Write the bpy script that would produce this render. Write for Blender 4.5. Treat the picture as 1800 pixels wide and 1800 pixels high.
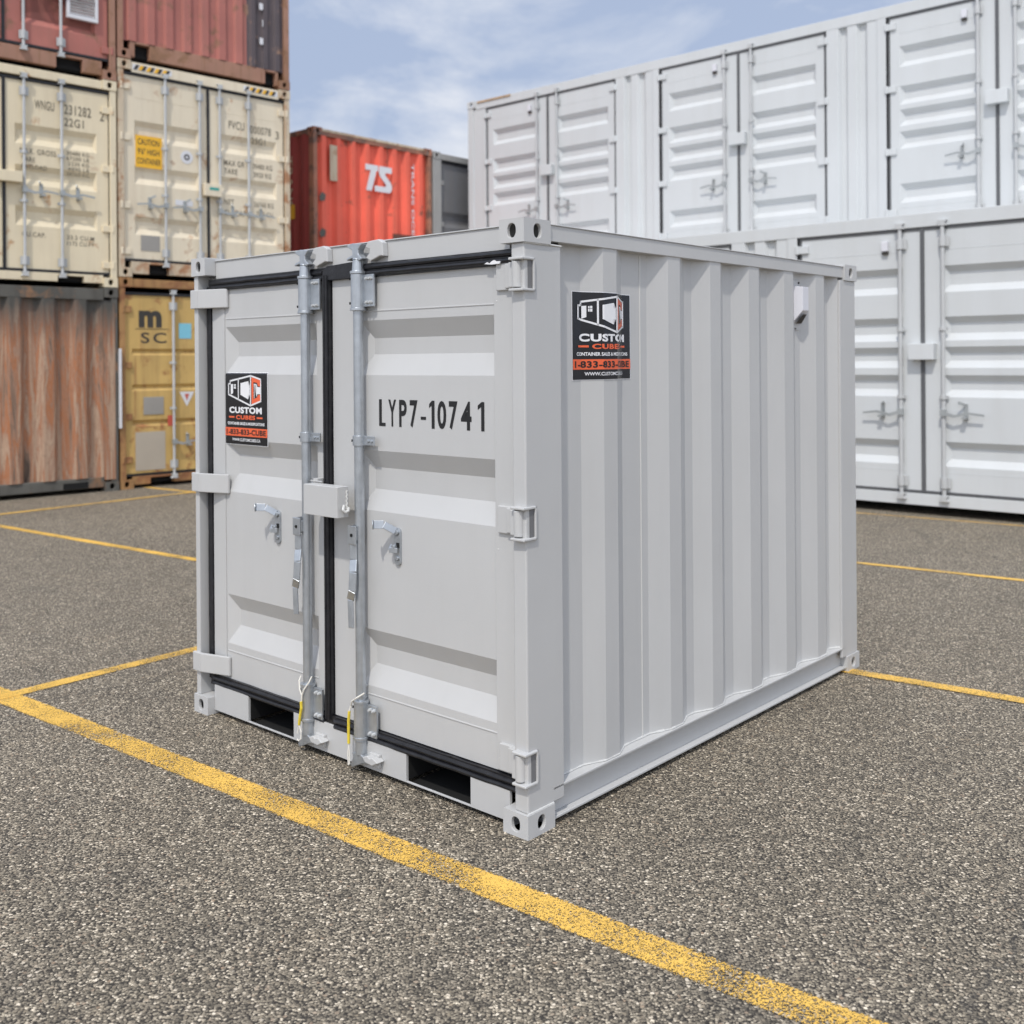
import bpy, bmesh, math, random
from mathutils import Vector, Matrix
R=math.radians
random.seed(7)
for o in list(bpy.data.objects): bpy.data.objects.remove(o)
scene=bpy.context.scene
col=scene.collection

# ------------------------------------------------------------------ camera, sky, sun, exposure
CAM_H=1.7377
cam=bpy.data.cameras.new('camera'); camo=bpy.data.objects.new('camera',cam); col.objects.link(camo)
cam.sensor_width=36; cam.sensor_fit='HORIZONTAL'; cam.lens=1856.94/1800*36
cam.shift_y=-(900-634.92)/1800
cam.clip_start=.05; cam.clip_end=3000
rl=-.0073
cr,sr=math.cos(rl),math.sin(rl)
Mx=Matrix(((cr,-sr,0,0),(0,0,-1,0),(sr,cr,0,CAM_H),(0,0,0,1)))
camo.matrix_world=Mx
cam.dof.use_dof=True; cam.dof.focus_distance=3.95; cam.dof.aperture_fstop=2.8
scene.camera=camo

SUN_EL=R(55)
sh=Vector((-.27,-.96,0)).normalized()
sdir=Vector((sh.x*math.cos(SUN_EL),sh.y*math.cos(SUN_EL),math.sin(SUN_EL)))
sun=bpy.data.lights.new('sun','SUN'); suno=bpy.data.objects.new('sun',sun); col.objects.link(suno)
sun.energy=2.4; sun.angle=R(1.6); sun.color=(1,.955,.89)
suno.rotation_euler=(-sdir).to_track_quat('-Z','Y').to_euler()
suno.location=(0,0,30)

world=bpy.data.worlds.new('World'); scene.world=world; world.use_nodes=True
nt=world.node_tree; nt.nodes.clear()
def N(t,typ,**kw):
    n=t.nodes.new(typ)
    for k,v in kw.items(): setattr(n,k,v)
    return n
def L(t,a,b): t.links.new(a,b)
def sky_nodes():
    t=nt
    out=N(t,'ShaderNodeOutputWorld'); bg=N(t,'ShaderNodeBackground'); bg.inputs[1].default_value=.1
    sky=N(t,'ShaderNodeTexSky'); sky.sky_type='NISHITA'; sky.sun_disc=False
    sky.sun_elevation=SUN_EL; sky.sun_rotation=math.atan2(sh.x,sh.y); sky.air_density=1.2; sky.dust_density=2
    tc=N(t,'ShaderNodeTexCoord')
    mp=N(t,'ShaderNodeMapping'); mp.inputs['Scale'].default_value=(1.0,1.0,2.6); mp.inputs['Location'].default_value=(.35,.2,.31)
    L(t,tc.outputs['Generated'],mp.inputs[0])
    n1=N(t,'ShaderNodeTexNoise'); n1.inputs['Scale'].default_value=3.4; n1.inputs['Detail'].default_value=9; n1.inputs['Roughness'].default_value=.60; n1.inputs['Distortion'].default_value=.35
    L(t,mp.outputs[0],n1.inputs[0])
    r1=N(t,'ShaderNodeValToRGB'); r1.color_ramp.elements[0].position=.50; r1.color_ramp.elements[1].position=.70
    sz=N(t,'ShaderNodeSeparateXYZ'); L(t,tc.outputs['Generated'],sz.inputs[0])
    lo=N(t,'ShaderNodeMapRange'); lo.inputs[1].default_value=.16; lo.inputs[2].default_value=.36; lo.inputs[3].default_value=.13; lo.inputs[4].default_value=-.02; L(t,sz.outputs[2],lo.inputs[0])
    ad=N(t,'ShaderNodeMath',operation='ADD'); L(t,n1.outputs[0],ad.inputs[0]); L(t,lo.outputs[0],ad.inputs[1])
    L(t,ad.outputs[0],r1.inputs[0])
    n2=N(t,'ShaderNodeTexNoise'); n2.inputs['Scale'].default_value=5.2; n2.inputs['Detail'].default_value=8
    L(t,mp.outputs[0],n2.inputs[0])
    # grey-blue thin overcast and brighter cloud
    thin=N(t,'ShaderNodeMix',data_type='RGBA'); thin.inputs[0].default_value=.86
    L(t,sky.outputs[0],thin.inputs[6]); thin.inputs[7].default_value=(4.55,5.45,7.4,1)
    cl=N(t,'ShaderNodeMix',data_type='RGBA'); L(t,n2.outputs[0],cl.inputs[0])
    cl.inputs[6].default_value=(6.0,6.7,7.9,1); cl.inputs[7].default_value=(9.3,9.4,9.8,1)
    mx=N(t,'ShaderNodeMix',data_type='RGBA'); L(t,r1.outputs[0],mx.inputs[0]); L(t,thin.outputs[2],mx.inputs[6]); L(t,cl.outputs[2],mx.inputs[7])
    # clouds glow more toward the veiled sun
    dot=N(t,'ShaderNodeVectorMath',operation='DOT_PRODUCT'); L(t,tc.outputs['Generated'],dot.inputs[0]); dot.inputs[1].default_value=sdir
    mr=N(t,'ShaderNodeMapRange'); mr.inputs[1].default_value=.1; mr.inputs[2].default_value=1; mr.inputs[3].default_value=1; mr.inputs[4].default_value=2.1
    L(t,dot.outputs['Value'],mr.inputs[0])
    sc=N(t,'ShaderNodeVectorMath',operation='SCALE'); L(t,mx.outputs[2],sc.inputs[0]); L(t,mr.outputs[0],sc.inputs['Scale'])
    wm=N(t,'ShaderNodeMapRange'); wm.inputs[1].default_value=-.1; wm.inputs[2].default_value=.6; L(t,dot.outputs['Value'],wm.inputs[0])
    tint=N(t,'ShaderNodeMix',data_type='RGBA',blend_type='MULTIPLY'); L(t,wm.outputs[0],tint.inputs[0]); L(t,sc.outputs[0],tint.inputs[6]); tint.inputs[7].default_value=(1.055,1.0,.92,1)
    L(t,tint.outputs[2],bg.inputs[0]); L(t,bg.outputs[0],out.inputs[0])
sky_nodes()
vs=scene.view_settings
vs.view_transform='Standard'; vs.look='None'; vs.exposure=0; vs.gamma=1
scene.render.engine='CYCLES'

# ------------------------------------------------------------------ materials
def newmat(name):
    m=bpy.data.materials.new(name); m.use_nodes=True
    t=m.node_tree; b=t.nodes['Principled BSDF']; return m,t,b
def noise(t,vec,scale,detail=4,rough=.5,dist=0):
    n=N(t,'ShaderNodeTexNoise'); n.inputs['Scale'].default_value=scale; n.inputs['Detail'].default_value=detail
    n.inputs['Roughness'].default_value=rough; n.inputs['Distortion'].default_value=dist
    if vec is not None: L(t,vec,n.inputs['Vector'])
    return n.outputs[0]
def ramp(t,fac,stops,interp='LINEAR'):
    r=N(t,'ShaderNodeValToRGB'); cr_=r.color_ramp; cr_.interpolation=interp
    while len(cr_.elements)<len(stops): cr_.elements.new(.5)
    for e,(p,c) in zip(cr_.elements,stops):
        e.position=p; e.color=(c,c,c,1) if isinstance(c,(int,float)) else (*c,1)
    L(t,fac,r.inputs[0]); return r.outputs[0]
def mixc(t,fac,a,b,mode='MIX'):
    m=N(t,'ShaderNodeMix',data_type='RGBA',blend_type=mode)
    for i,v in ((0,fac),(6,a),(7,b)):
        if hasattr(v,'is_output'): L(t,v,m.inputs[i])
        elif isinstance(v,(int,float)): m.inputs[i].default_value=v
        else: m.inputs[i].default_value=(*v,1)
    return m.outputs[2]
def bump(t,b,h,strength,dist):
    n=N(t,'ShaderNodeBump'); n.inputs['Strength'].default_value=strength; n.inputs['Distance'].default_value=dist
    L(t,h,n.inputs['Height']); L(t,n.outputs[0],b.inputs['Normal'])
def paint(name,c,rough=.5,var=.05,rust=0,rustcol=(.16,.07,.03),streak=0,scale=1.0,dirt=0,dirtcol=(.2,.17,.13),metal=0,wob=.0):
    m,t,b=newmat(name)
    tc=N(t,'ShaderNodeTexCoord').outputs['Object']
    v=noise(t,tc,1.7*scale,5)
    cc=ramp(t,v,[(.3,tuple(x*(1-var) for x in c)),(.7,tuple(min(1,x*(1+var)) for x in c))])
    if dirt:
        mp=N(t,'ShaderNodeMapping'); mp.inputs['Scale'].default_value=(9,9,.7); L(t,tc,mp.inputs[0])
        d=ramp(t,noise(t,mp.outputs[0],1.0*scale,6,.6),[(.45,0.0),(.75,dirt)])
        cc=mixc(t,d,cc,dirtcol)
    if rust:
        r0=noise(t,tc,3.2*scale,9,.65,.4)
        rr=ramp(t,r0,[(.62-.25*rust,0.0),(.70-.18*rust,1.0)])
        if streak:
            mp2=N(t,'ShaderNodeMapping'); mp2.inputs['Scale'].default_value=(14,14,.8); L(t,tc,mp2.inputs[0])
            s=ramp(t,noise(t,mp2.outputs[0],1,5,.6),[(.6-.2*streak,0.0),(.8-.2*streak,1.0)])
            mm=N(t,'ShaderNodeMath',operation='MAXIMUM'); L(t,rr,mm.inputs[0]); L(t,s,mm.inputs[1]); rr=mm.outputs[0]
        rc=mixc(t,noise(t,tc,11,4),rustcol,tuple(min(1,x*2.2) for x in rustcol))
        cc=mixc(t,rr,cc,rc)
    L(t,cc,b.inputs['Base Color'])
    ro=N(t,'ShaderNodeMapRange'); ro.inputs[3].default_value=rough-.08; ro.inputs[4].default_value=rough+.1
    L(t,noise(t,tc,9,4),ro.inputs[0]); L(t,ro.outputs[0],b.inputs['Roughness'])
    b.inputs['Metallic'].default_value=metal
    if wob:
        a=N(t,'ShaderNodeMath',operation='MULTIPLY_ADD'); L(t,noise(t,tc,2.3,2),a.inputs[0]); a.inputs[1].default_value=6.0
        L(t,noise(t,tc,420,2),a.inputs[2]); 
        bump(t,b,a.outputs[0],wob,.002)
    return m
M={}
M['hero']=paint('light_grey_paint',(.515,.515,.508),.44,.025,dirt=.09,dirtcol=(.36,.355,.33),wob=.22)
M['white']=paint('white_paint',(.595,.615,.62),.45,.03,dirt=.12,dirtcol=(.4,.38,.34),scale=.5)
M['cream']=paint('cream_paint',(.76,.66,.47),.55,.05,dirt=.2,dirtcol=(.5,.4,.27),rust=.05,rustcol=(.3,.17,.08))
M['cream2']=paint('pale_cream_paint',(.76,.67,.51),.55,.06,dirt=.28,dirtcol=(.52,.41,.28),rust=.13,rustcol=(.3,.18,.1))
M['creamframe']=paint('rusty_cream_paint',(.60,.50,.36),.6,.08,dirt=.4,dirtcol=(.3,.2,.12),rust=.5,rustcol=(.24,.12,.06),streak=.35)
M['maroon']=paint('maroon_paint',(.42,.15,.12),.6,.12,dirt=.25,dirtcol=(.25,.14,.1),rust=.2,rustcol=(.16,.08,.05))
M['maroonframe']=paint('rusty_maroon_frame',(.36,.19,.13),.7,.15,dirt=.4,dirtcol=(.24,.16,.1),rust=.45,rustcol=(.17,.09,.05),streak=.4)
M['darkpurple']=paint('dark_grey_paint',(.095,.075,.08),.6,.15,rust=.15,rustcol=(.2,.12,.08))
M['yellow']=paint('mustard_paint',(.58,.385,.13),.6,.10,dirt=.5,dirtcol=(.36,.23,.09),rust=.22,rustcol=(.2,.08,.03),streak=.1)
M['yellowframe']=paint('rusty_mustard_frame',(.40,.22,.085),.7,.15,dirt=.6,dirtcol=(.2,.11,.05),rust=.6,rustcol=(.16,.07,.03),streak=.5)
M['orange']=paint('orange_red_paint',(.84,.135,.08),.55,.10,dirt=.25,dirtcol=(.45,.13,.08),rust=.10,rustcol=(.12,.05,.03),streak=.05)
M['orangeshade']=paint('shaded_orange_red_paint',(.32,.05,.045),.55,.12,dirt=.3,dirtcol=(.12,.04,.03))  # darkened copy of the orange; shade of the long side put into colour
M['orangeframe']=paint('weathered_orange_frame',(.36,.16,.10),.7,.2,rust=.6,rustcol=(.10,.06,.045),streak=.3)
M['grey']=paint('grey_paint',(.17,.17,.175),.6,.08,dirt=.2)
M['greyframe']=paint('pale_grey_frame_paint',(.34,.335,.32),.6,.08,dirt=.3)
M['galv']=paint('galvanised_steel',(.48,.51,.54),.38,.10,metal=.75,scale=14,dirt=.25,dirtcol=(.32,.34,.36))
M['galvdull']=paint('dull_galvanised_steel',(.40,.42,.42),.5,.12,metal=.45)
M['galvwhite']=paint('weathered_galvanised_steel',(.50,.51,.51),.55,.1,metal=.05)
M['black']=paint('black_opening',(.006,.006,.006),.9,.05)
M['stencil']=paint('faded_stencil_ink',(.17,.145,.105),.7,.3,scale=6)
M['seal']=paint('grey_door_seal',(.10,.103,.108),.6,.1)
M['charcoal']=paint('charcoal_marking',(.045,.04,.035),.7,.1)
M['ink']=paint('black_lettering',(.010,.010,.011),.45,.02)
M['vinylblack']=paint('black_vinyl',(.009,.009,.011),.22,.05)
M['vinylwhite']=paint('white_vinyl',(.82,.82,.83),.3,.01)
M['vinylorange']=paint('orange_vinyl',(.80,.13,.045),.3,.02)
M['signyellow']=paint('yellow_sign',(.85,.47,.03),.5,.03)
M['signwhite']=paint('white_sign',(.70,.70,.72),.5,.03)
M['signgrey']=paint('grey_plate',(.36,.34,.31),.5,.08,metal=.3)
M['signblue']=paint('light_blue_sticker',(.22,.55,.68),.5,.03)
M['signred']=paint('red_marking',(.55,.10,.06),.5,.03)
M['teal']=paint('teal_marking',(.05,.35,.30),.5,.03)
M['plastic']=paint('white_vent_plastic',(.68,.68,.72),.35,.01)
M['patch']=paint('bare_plywood_patch',(.44,.385,.31),.7,.08)
M['tag']=paint('yellow_tag',(.80,.62,.05),.45,.1,scale=20,dirt=.6,dirtcol=(.3,.2,.02))
M['rope']=paint('white_cord',(.72,.69,.62),.7,.05)
M['weld']=paint('white_weld_bead',(.62,.62,.60),.5,.05)
def rubber():
    m,t,b=newmat('black_rubber')
    tc=N(t,'ShaderNodeTexCoord').outputs['Object']
    mp=N(t,'ShaderNodeMapping'); mp.inputs['Scale'].default_value=(6,30,30); L(t,tc,mp.inputs[0])
    L(t,ramp(t,noise(t,tc,26,7,.7),[(.35,(.006,.006,.008)),(.62,(.016,.016,.019)),(.8,(.06,.06,.065))]),b.inputs['Base Color'])
    b.inputs['Roughness'].default_value=.42
    bump(t,b,noise(t,tc,60,4),.35,.004); return m
M['rubber']=rubber()
def rusty():
    m,t,b=newmat('burnt_rusty_steel')
    tc=N(t,'ShaderNodeTexCoord').outputs['Object']
    mp=N(t,'ShaderNodeMapping'); mp.inputs['Scale'].default_value=(4.6,4.6,.36); L(t,tc,mp.inputs[0])
    n=noise(t,mp.outputs[0],1.4,10,.64,1.6)
    c=ramp(t,n,[(.28,(.06,.04,.03)),(.37,(.18,.125,.09)),(.43,(.36,.21,.14)),(.475,(.40,.15,.06)),(.52,(.36,.22,.15)),(.57,(.47,.33,.23)),(.63,(.34,.20,.13)),(.70,(.42,.17,.07)),(.78,(.20,.14,.10))])
    sp=ramp(t,noise(t,tc,24,6,.7),[(.54,0.0),(.70,.45)])
    c=mixc(t,sp,c,(.13,.085,.06))
    # soot along the top edge of the wall
    sx=N(t,'ShaderNodeSeparateXYZ'); L(t,tc,sx.inputs[0])
    a=N(t,'ShaderNodeMath',operation='MULTIPLY_ADD'); L(t,noise(t,mp.outputs[0],1.6,5),a.inputs[0]); a.inputs[1].default_value=.9; L(t,sx.outputs[2],a.inputs[2])
    s=ramp(t,a.outputs[0],[(0,0.0),(1,1.0)])
    mr=N(t,'ShaderNodeMapRange'); L(t,a.outputs[0],mr.inputs[0]); mr.inputs[1].default_value=2.45; mr.inputs[2].default_value=3.05
    c=mixc(t,mr.outputs[0],c,(.085,.08,.07))
    L(t,c,b.inputs['Base Color']); b.inputs['Roughness'].default_value=.85
    bump(t,b,n,.5,.02); return m
M['rusty']=rusty()
M['sootframe']=paint('sooty_grey_frame',(.12,.115,.10),.8,.25,dirt=.5,dirtcol=(.05,.045,.04),rust=.25,rustcol=(.16,.09,.05))
def asphalt():
    m,t,b=newmat('exposed_aggregate_asphalt')
    tc=N(t,'ShaderNodeTexCoord').outputs['Object']
    warp=N(t,'ShaderNodeTexNoise'); warp.inputs['Scale'].default_value=70; L(t,tc,warp.inputs['Vector'])
    wv=N(t,'ShaderNodeVectorMath',operation='MULTIPLY_ADD'); L(t,warp.outputs['Color'],wv.inputs[0]); wv.inputs[1].default_value=(.012,.012,0); L(t,tc,wv.inputs[2])
    def vor(scale,feature='F1'):
        v=N(t,'ShaderNodeTexVoronoi',voronoi_dimensions='2D',feature=feature); v.inputs['Scale'].default_value=scale; L(t,wv.outputs[0],v.inputs['Vector']); return v
    v1=vor(128); s1=N(t,'ShaderNodeSeparateColor'); L(t,v1.outputs['Color'],s1.inputs[0])
    c1=ramp(t,s1.outputs[0],[(0,(.04,.037,.032)),(.2,(.125,.117,.094)),(.5,(.215,.20,.162)),(.76,(.30,.278,.225)),(.90,(.46,.43,.35)),(1,(.78,.74,.62))])
    # binder between the small stones
    e1=ramp(t,v1.outputs['Distance'],[(.40,0.0),(.62,1.0)])
    c1=mixc(t,e1,c1,(.030,.027,.023))
    # larger stones
    v2=vor(66); s2=N(t,'ShaderNodeSeparateColor'); L(t,v2.outputs['Color'],s2.inputs[0])
    pick=ramp(t,s2.outputs[1],[(.70,0.0),(.72,1.0)])
    inn=ramp(t,v2.outputs['Distance'],[(.30,1.0),(.42,0.0)])
    mm=N(t,'ShaderNodeMath',operation='MULTIPLY'); L(t,pick,mm.inputs[0]); L(t,inn,mm.inputs[1])
    c2=ramp(t,s2.outputs[0],[(0,(.13,.12,.10)),(.35,(.25,.225,.175)),(.6,(.40,.375,.305)),(.72,(.30,.235,.175)),(.8,(.50,.47,.39)),(1,(.85,.81,.70))])
    c=mixc(t,mm.outputs[0],c1,c2)
    big=ramp(t,noise(t,tc,.55,6,.6,.3),[(.3,.86),(.7,1.08)])
    c=mixc(t,1.0,c,big,'MULTIPLY')
    st=ramp(t,noise(t,tc,2.6,6,.65,.3),[(.30,(.95,.87,.80)),(.47,(1.13,1.025,.925)),(.60,(1.13,1.025,.925)),(.72,(1.22,1.07,.92))])
    c=mixc(t,1.0,c,st,'MULTIPLY')
    # fine wandering crack
    cv=N(t,'ShaderNodeTexVoronoi',voronoi_dimensions='2D',feature='DISTANCE_TO_EDGE'); cv.inputs['Scale'].default_value=.23
    cw=N(t,'ShaderNodeTexNoise'); cw.inputs['Scale'].default_value=1.1; cw.inputs['Detail'].default_value=6; L(t,tc,cw.inputs['Vector'])
    cww=N(t,'ShaderNodeVectorMath',operation='MULTIPLY_ADD'); L(t,cw.outputs['Color'],cww.inputs[0]); cww.inputs[1].default_value=(1.1,1.1,0); L(t,tc,cww.inputs[2]); L(t,cww.outputs[0],cv.inputs['Vector'])
    ck=ramp(t,cv.outputs['Distance'],[(0,.6),(.0014,.6),(.0026,0.0)])
    gate=ramp(t,noise(t,tc,.4,2),[(.42,0.0),(.52,1.0)])
    g2=N(t,'ShaderNodeMath',operation='MULTIPLY'); L(t,ck,g2.inputs[0]); L(t,gate,g2.inputs[1])
    c=mixc(t,g2.outputs[0],c,(.04,.037,.033))
    L(t,c,b.inputs['Base Color']); b.inputs['Roughness'].default_value=.78
    h=N(t,'ShaderNodeMath',operation='SUBTRACT'); h.inputs[0].default_value=1; L(t,v1.outputs['Distance'],h.inputs[1])
    h2=N(t,'ShaderNodeMath',operation='MULTIPLY_ADD'); L(t,mm.outputs[0],h2.inputs[0]); h2.inputs[1].default_value=.6; L(t,h.outputs[0],h2.inputs[2])
    h3=N(t,'ShaderNodeMath',operation='MULTIPLY_ADD'); L(t,s1.outputs[1],h3.inputs[0]); h3.inputs[1].default_value=.6; L(t,h2.outputs[0],h3.inputs[2])
    bump(t,b,h3.outputs[0],.85,.0045)
    return m
M['asphalt']=asphalt()
def linepaint(name,wear,halfw,c=(.86,.52,.10)):
    m,t,b=newmat(name)
    out=t.nodes['Material Output']
    geo=N(t,'ShaderNodeNewGeometry').outputs['Position']
    tc=N(t,'ShaderNodeTexCoord').outputs['Object']
    L(t,ramp(t,noise(t,geo,3,5),[(.3,tuple(x*.9 for x in c)),(.7,tuple(x*1.08 for x in c))]),b.inputs['Base Color']); b.inputs['Roughness'].default_value=.6
    v=N(t,'ShaderNodeTexVoronoi',voronoi_dimensions='2D'); v.inputs['Scale'].default_value=150; L(t,geo,v.inputs['Vector'])
    s=N(t,'ShaderNodeSeparateColor'); L(t,v.outputs['Color'],s.inputs[0])
    # keep = stone heights + fine noise - patchy wear - edge raggedness
    a=N(t,'ShaderNodeMath',operation='MULTIPLY_ADD'); L(t,noise(t,geo,230,3,.6),a.inputs[0]); a.inputs[1].default_value=1.9; L(t,noise(t,geo,95,3,.6),a.inputs[2])
    w=N(t,'ShaderNodeMath',operation='MULTIPLY_ADD'); L(t,noise(t,geo,2.2,6,.65),w.inputs[0]); w.inputs[1].default_value=1.25; L(t,a.outputs[0],w.inputs[2])
    sx=N(t,'ShaderNodeSeparateXYZ'); L(t,tc,sx.inputs[0])
    ab=N(t,'ShaderNodeMath',operation='ABSOLUTE'); L(t,sx.outputs[1],ab.inputs[0])
    ed=N(t,'ShaderNodeMapRange'); L(t,ab.outputs[0],ed.inputs[0]); ed.inputs[1].default_value=halfw-.020; ed.inputs[2].default_value=halfw; ed.inputs[3].default_value=0; ed.inputs[4].default_value=.75
    sb=N(t,'ShaderNodeMath',operation='SUBTRACT'); L(t,w.outputs[0],sb.inputs[0]); L(t,ed.outputs[0],sb.inputs[1])
    k=N(t,'ShaderNodeMapRange'); L(t,sb.outputs[0],k.inputs[0]); k.inputs[1].default_value=wear-.03; k.inputs[2].default_value=wear+.03
    tr=N(t,'ShaderNodeBsdfTransparent'); mx=N(t,'ShaderNodeMixShader'); L(t,k.outputs[0],mx.inputs[0]); L(t,tr.outputs[0],mx.inputs[1]); L(t,b.outputs[0],mx.inputs[2]); L(t,mx.outputs[0],out.inputs[0])
    bump(t,b,a.outputs[0],.6,.003)
    return m

# ------------------------------------------------------------------ mesh helpers
class MB:
    def __init__(s): s.v=[]; s.f=[]
    def add(s,vs,fs):
        k=len(s.v); s.v+= [tuple(v) for v in vs]; s.f+=[tuple(i+k for i in f) for f in fs]; return s
    def box(s,x0,x1,y0,y1,z0,z1):
        return s.add([(x0,y0,z0),(x1,y0,z0),(x1,y1,z0),(x0,y1,z0),(x0,y0,z1),(x1,y0,z1),(x1,y1,z1),(x0,y1,z1)],
          [(0,3,2,1),(4,5,6,7),(0,1,5,4),(1,2,6,5),(2,3,7,6),(3,0,4,7)])
    def cyl(s,p,q,r,n=18,r2=None,cap=True):
        p=Vector(p);q=Vector(q);r2=r if r2 is None else r2
        d=(q-p).normalized(); a=d.orthogonal().normalized(); b=d.cross(a)
        vs=[p+(a*math.cos(2*math.pi*i/n)+b*math.sin(2*math.pi*i/n))*r for i in range(n)]+[q+(a*math.cos(2*math.pi*i/n)+b*math.sin(2*math.pi*i/n))*r2 for i in range(n)]
        fs=[(i,(i+1)%n,n+(i+1)%n,n+i) for i in range(n)]
        if cap: fs+=[tuple(range(n-1,-1,-1)),tuple(range(n,2*n))]
        return s.add(vs,fs)
    def obox(s,p,q,w,th,side=(1,0,0)):
        # flat bar from p to q, width w along 'side', thickness th
        p=Vector(p);q=Vector(q);d=(q-p).normalized(); a=Vector(side); a=(a-d*a.dot(d)).normalized(); b=d.cross(a)
        vs=[]
        for c in (p,q):
            for i,j in ((-1,-1),(1,-1),(1,1),(-1,1)): vs.append(c+a*w/2*i+b*th/2*j)
        return s.add(vs,[(0,1,2,3),(7,6,5,4),(0,4,5,1),(1,5,6,2),(2,6,7,3),(3,7,4,0)])
    def tube(s,pts,r,n=8):
        for a,b in zip(pts,pts[1:]): s.cyl(a,b,r,n)
        for p in pts[1:-1]: s.ball(p,r,n)
        return s
    def ball(s,c,r,n=8):
        c=Vector(c); m=max(4,n//2); vs=[];fs=[]
        for i in range(m+1):
            t=math.pi*i/m
            for j in range(n):
                f=2*math.pi*j/n; vs.append(c+Vector((math.sin(t)*math.cos(f),math.sin(t)*math.sin(f),math.cos(t)))*r)
        for i in range(m):
            for j in range(n):
                fs.append((i*n+j,(i+1)*n+j,(i+1)*n+(j+1)%n,i*n+(j+1)%n))
        return s.add(vs,fs)
    def prism(s,poly,y0,y1):
        # polygon in x,z extruded along y
        n=len(poly); vs=[(x,y0,z) for x,z in poly]+[(x,y1,z) for x,z in poly]
        return s.add(vs,[tuple(range(n)),tuple(range(2*n-1,n-1,-1))]+[(i,n+i,n+(i+1)%n,(i+1)%n) for i in range(n)])
    def holeplate(s,o,a,b,inn,hw,hh,depth,cu=.5,cv=.5):
        # rectangle o + a*u + b*v with an oval hole; reveal goes along inn
        o=Vector(o);a=Vector(a);b=Vector(b);inn=Vector(inn)
        la,lb=a.length,b.length; ua,ub=a/la,b/lb; cx,cy=la*cu,lb*cv
        ang=[2*math.pi*i/24 for i in range(24)]
        for X,Y in ((0,0),(la,0),(la,lb),(0,lb)): ang.append(math.atan2(Y-cy,X-cx)%(2*math.pi))
        ang=sorted(set(round(x,5) for x in ang)); n=len(ang)
        vo=[];vi=[]
        for t in ang:
            c,s_=math.cos(t),math.sin(t)
            ks=[]
            if c>1e-6: ks.append((la-cx)/c)
            if c<-1e-6: ks.append(-cx/c)
            if s_>1e-6: ks.append((lb-cy)/s_)
            if s_<-1e-6: ks.append(-cy/s_)
            k=min(ks); vo.append(o+ua*(cx+c*k)+ub*(cy+s_*k))
            p=4
            ex=hw*math.copysign(abs(c)**.85,c); ey=hh*math.copysign(abs(s_)**.85,s_)
            vi.append(o+ua*(cx+ex)+ub*(cy+ey))
        vb=[v+inn*depth for v in vi]
        fs=[]
        for i in range(n):
            j=(i+1)%n; fs+= [(i,j,n+j,n+i),(n+i,n+j,2*n+j,2*n+i)]
        return s.add(vo+vi+vb,fs)
    def casting(s,x0,x1,y0,y1,z0,z1,holes,k=.25):
        hz=(z1-z0)*.30; hx=(x1-x0)*.17; hy=(y1-y0)*.14
        X,Y,Z=Vector((x1-x0,0,0)),Vector((0,y1-y0,0)),Vector((0,0,z1-z0))
        box=MB().box(x0,x1,y0,y1,z0,z1); faces=dict(zip(('-z','+z','-y','+x','+y','-x'),box.f))
        s_f=[faces[k_] for k_ in faces if k_ not in holes]
        s.add(box.v,s_f)
        d=(x1-x0)*.12
        if '-y' in holes: s.holeplate((x0,y0,z0),X,Z,(0,1,0),hx,hz,d)
        if '+y' in holes: s.holeplate((x0,y1,z0),X,Z,(0,-1,0),hx,hz,d)
        if '+x' in holes: s.holeplate((x1,y0,z0),Y,Z,(-1,0,0),hy,hz,d)
        if '-x' in holes: s.holeplate((x0,y0,z0),Y,Z,(1,0,0),hy,hz,d)
        return s
    def build(s,name,mat,parent=None,bev=0,smooth=False,seg=2):
        me=bpy.data.meshes.new(name); me.from_pydata(s.v,[],s.f); me.update()
        bm=bmesh.new(); bm.from_mesh(me); bmesh.ops.recalc_face_normals(bm,faces=bm.faces); bm.to_mesh(me); bm.free()
        me.materials.append(mat)
        o=bpy.data.objects.new(name,me); col.objects.link(o)
        if parent: o.parent=parent
        if bev:
            md=o.modifiers.new('bevel','BEVEL'); md.width=bev; md.segments=seg; md.limit_method='ANGLE'; md.angle_limit=R(35)
        if smooth:
            for p in me.polygons: p.use_smooth=True
            try:
                md=o.modifiers.new('edges','EDGE_SPLIT'); md.split_angle=R(40)
            except Exception: pass
        return o
def empty(name,loc,rz,label,cat,group=None):
    o=bpy.data.objects.new(name,None); col.objects.link(o); o.location=loc; o.rotation_euler=(0,0,rz); o.empty_display_size=.2
    o['label']=label; o['category']=cat
    if group: o['group']=group
    return o
def copy_tree(o,parent=None):
    c=o.copy(); col.objects.link(c); c.parent=parent
    for ch in o.children: copy_tree(ch,c)
    return c

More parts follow.
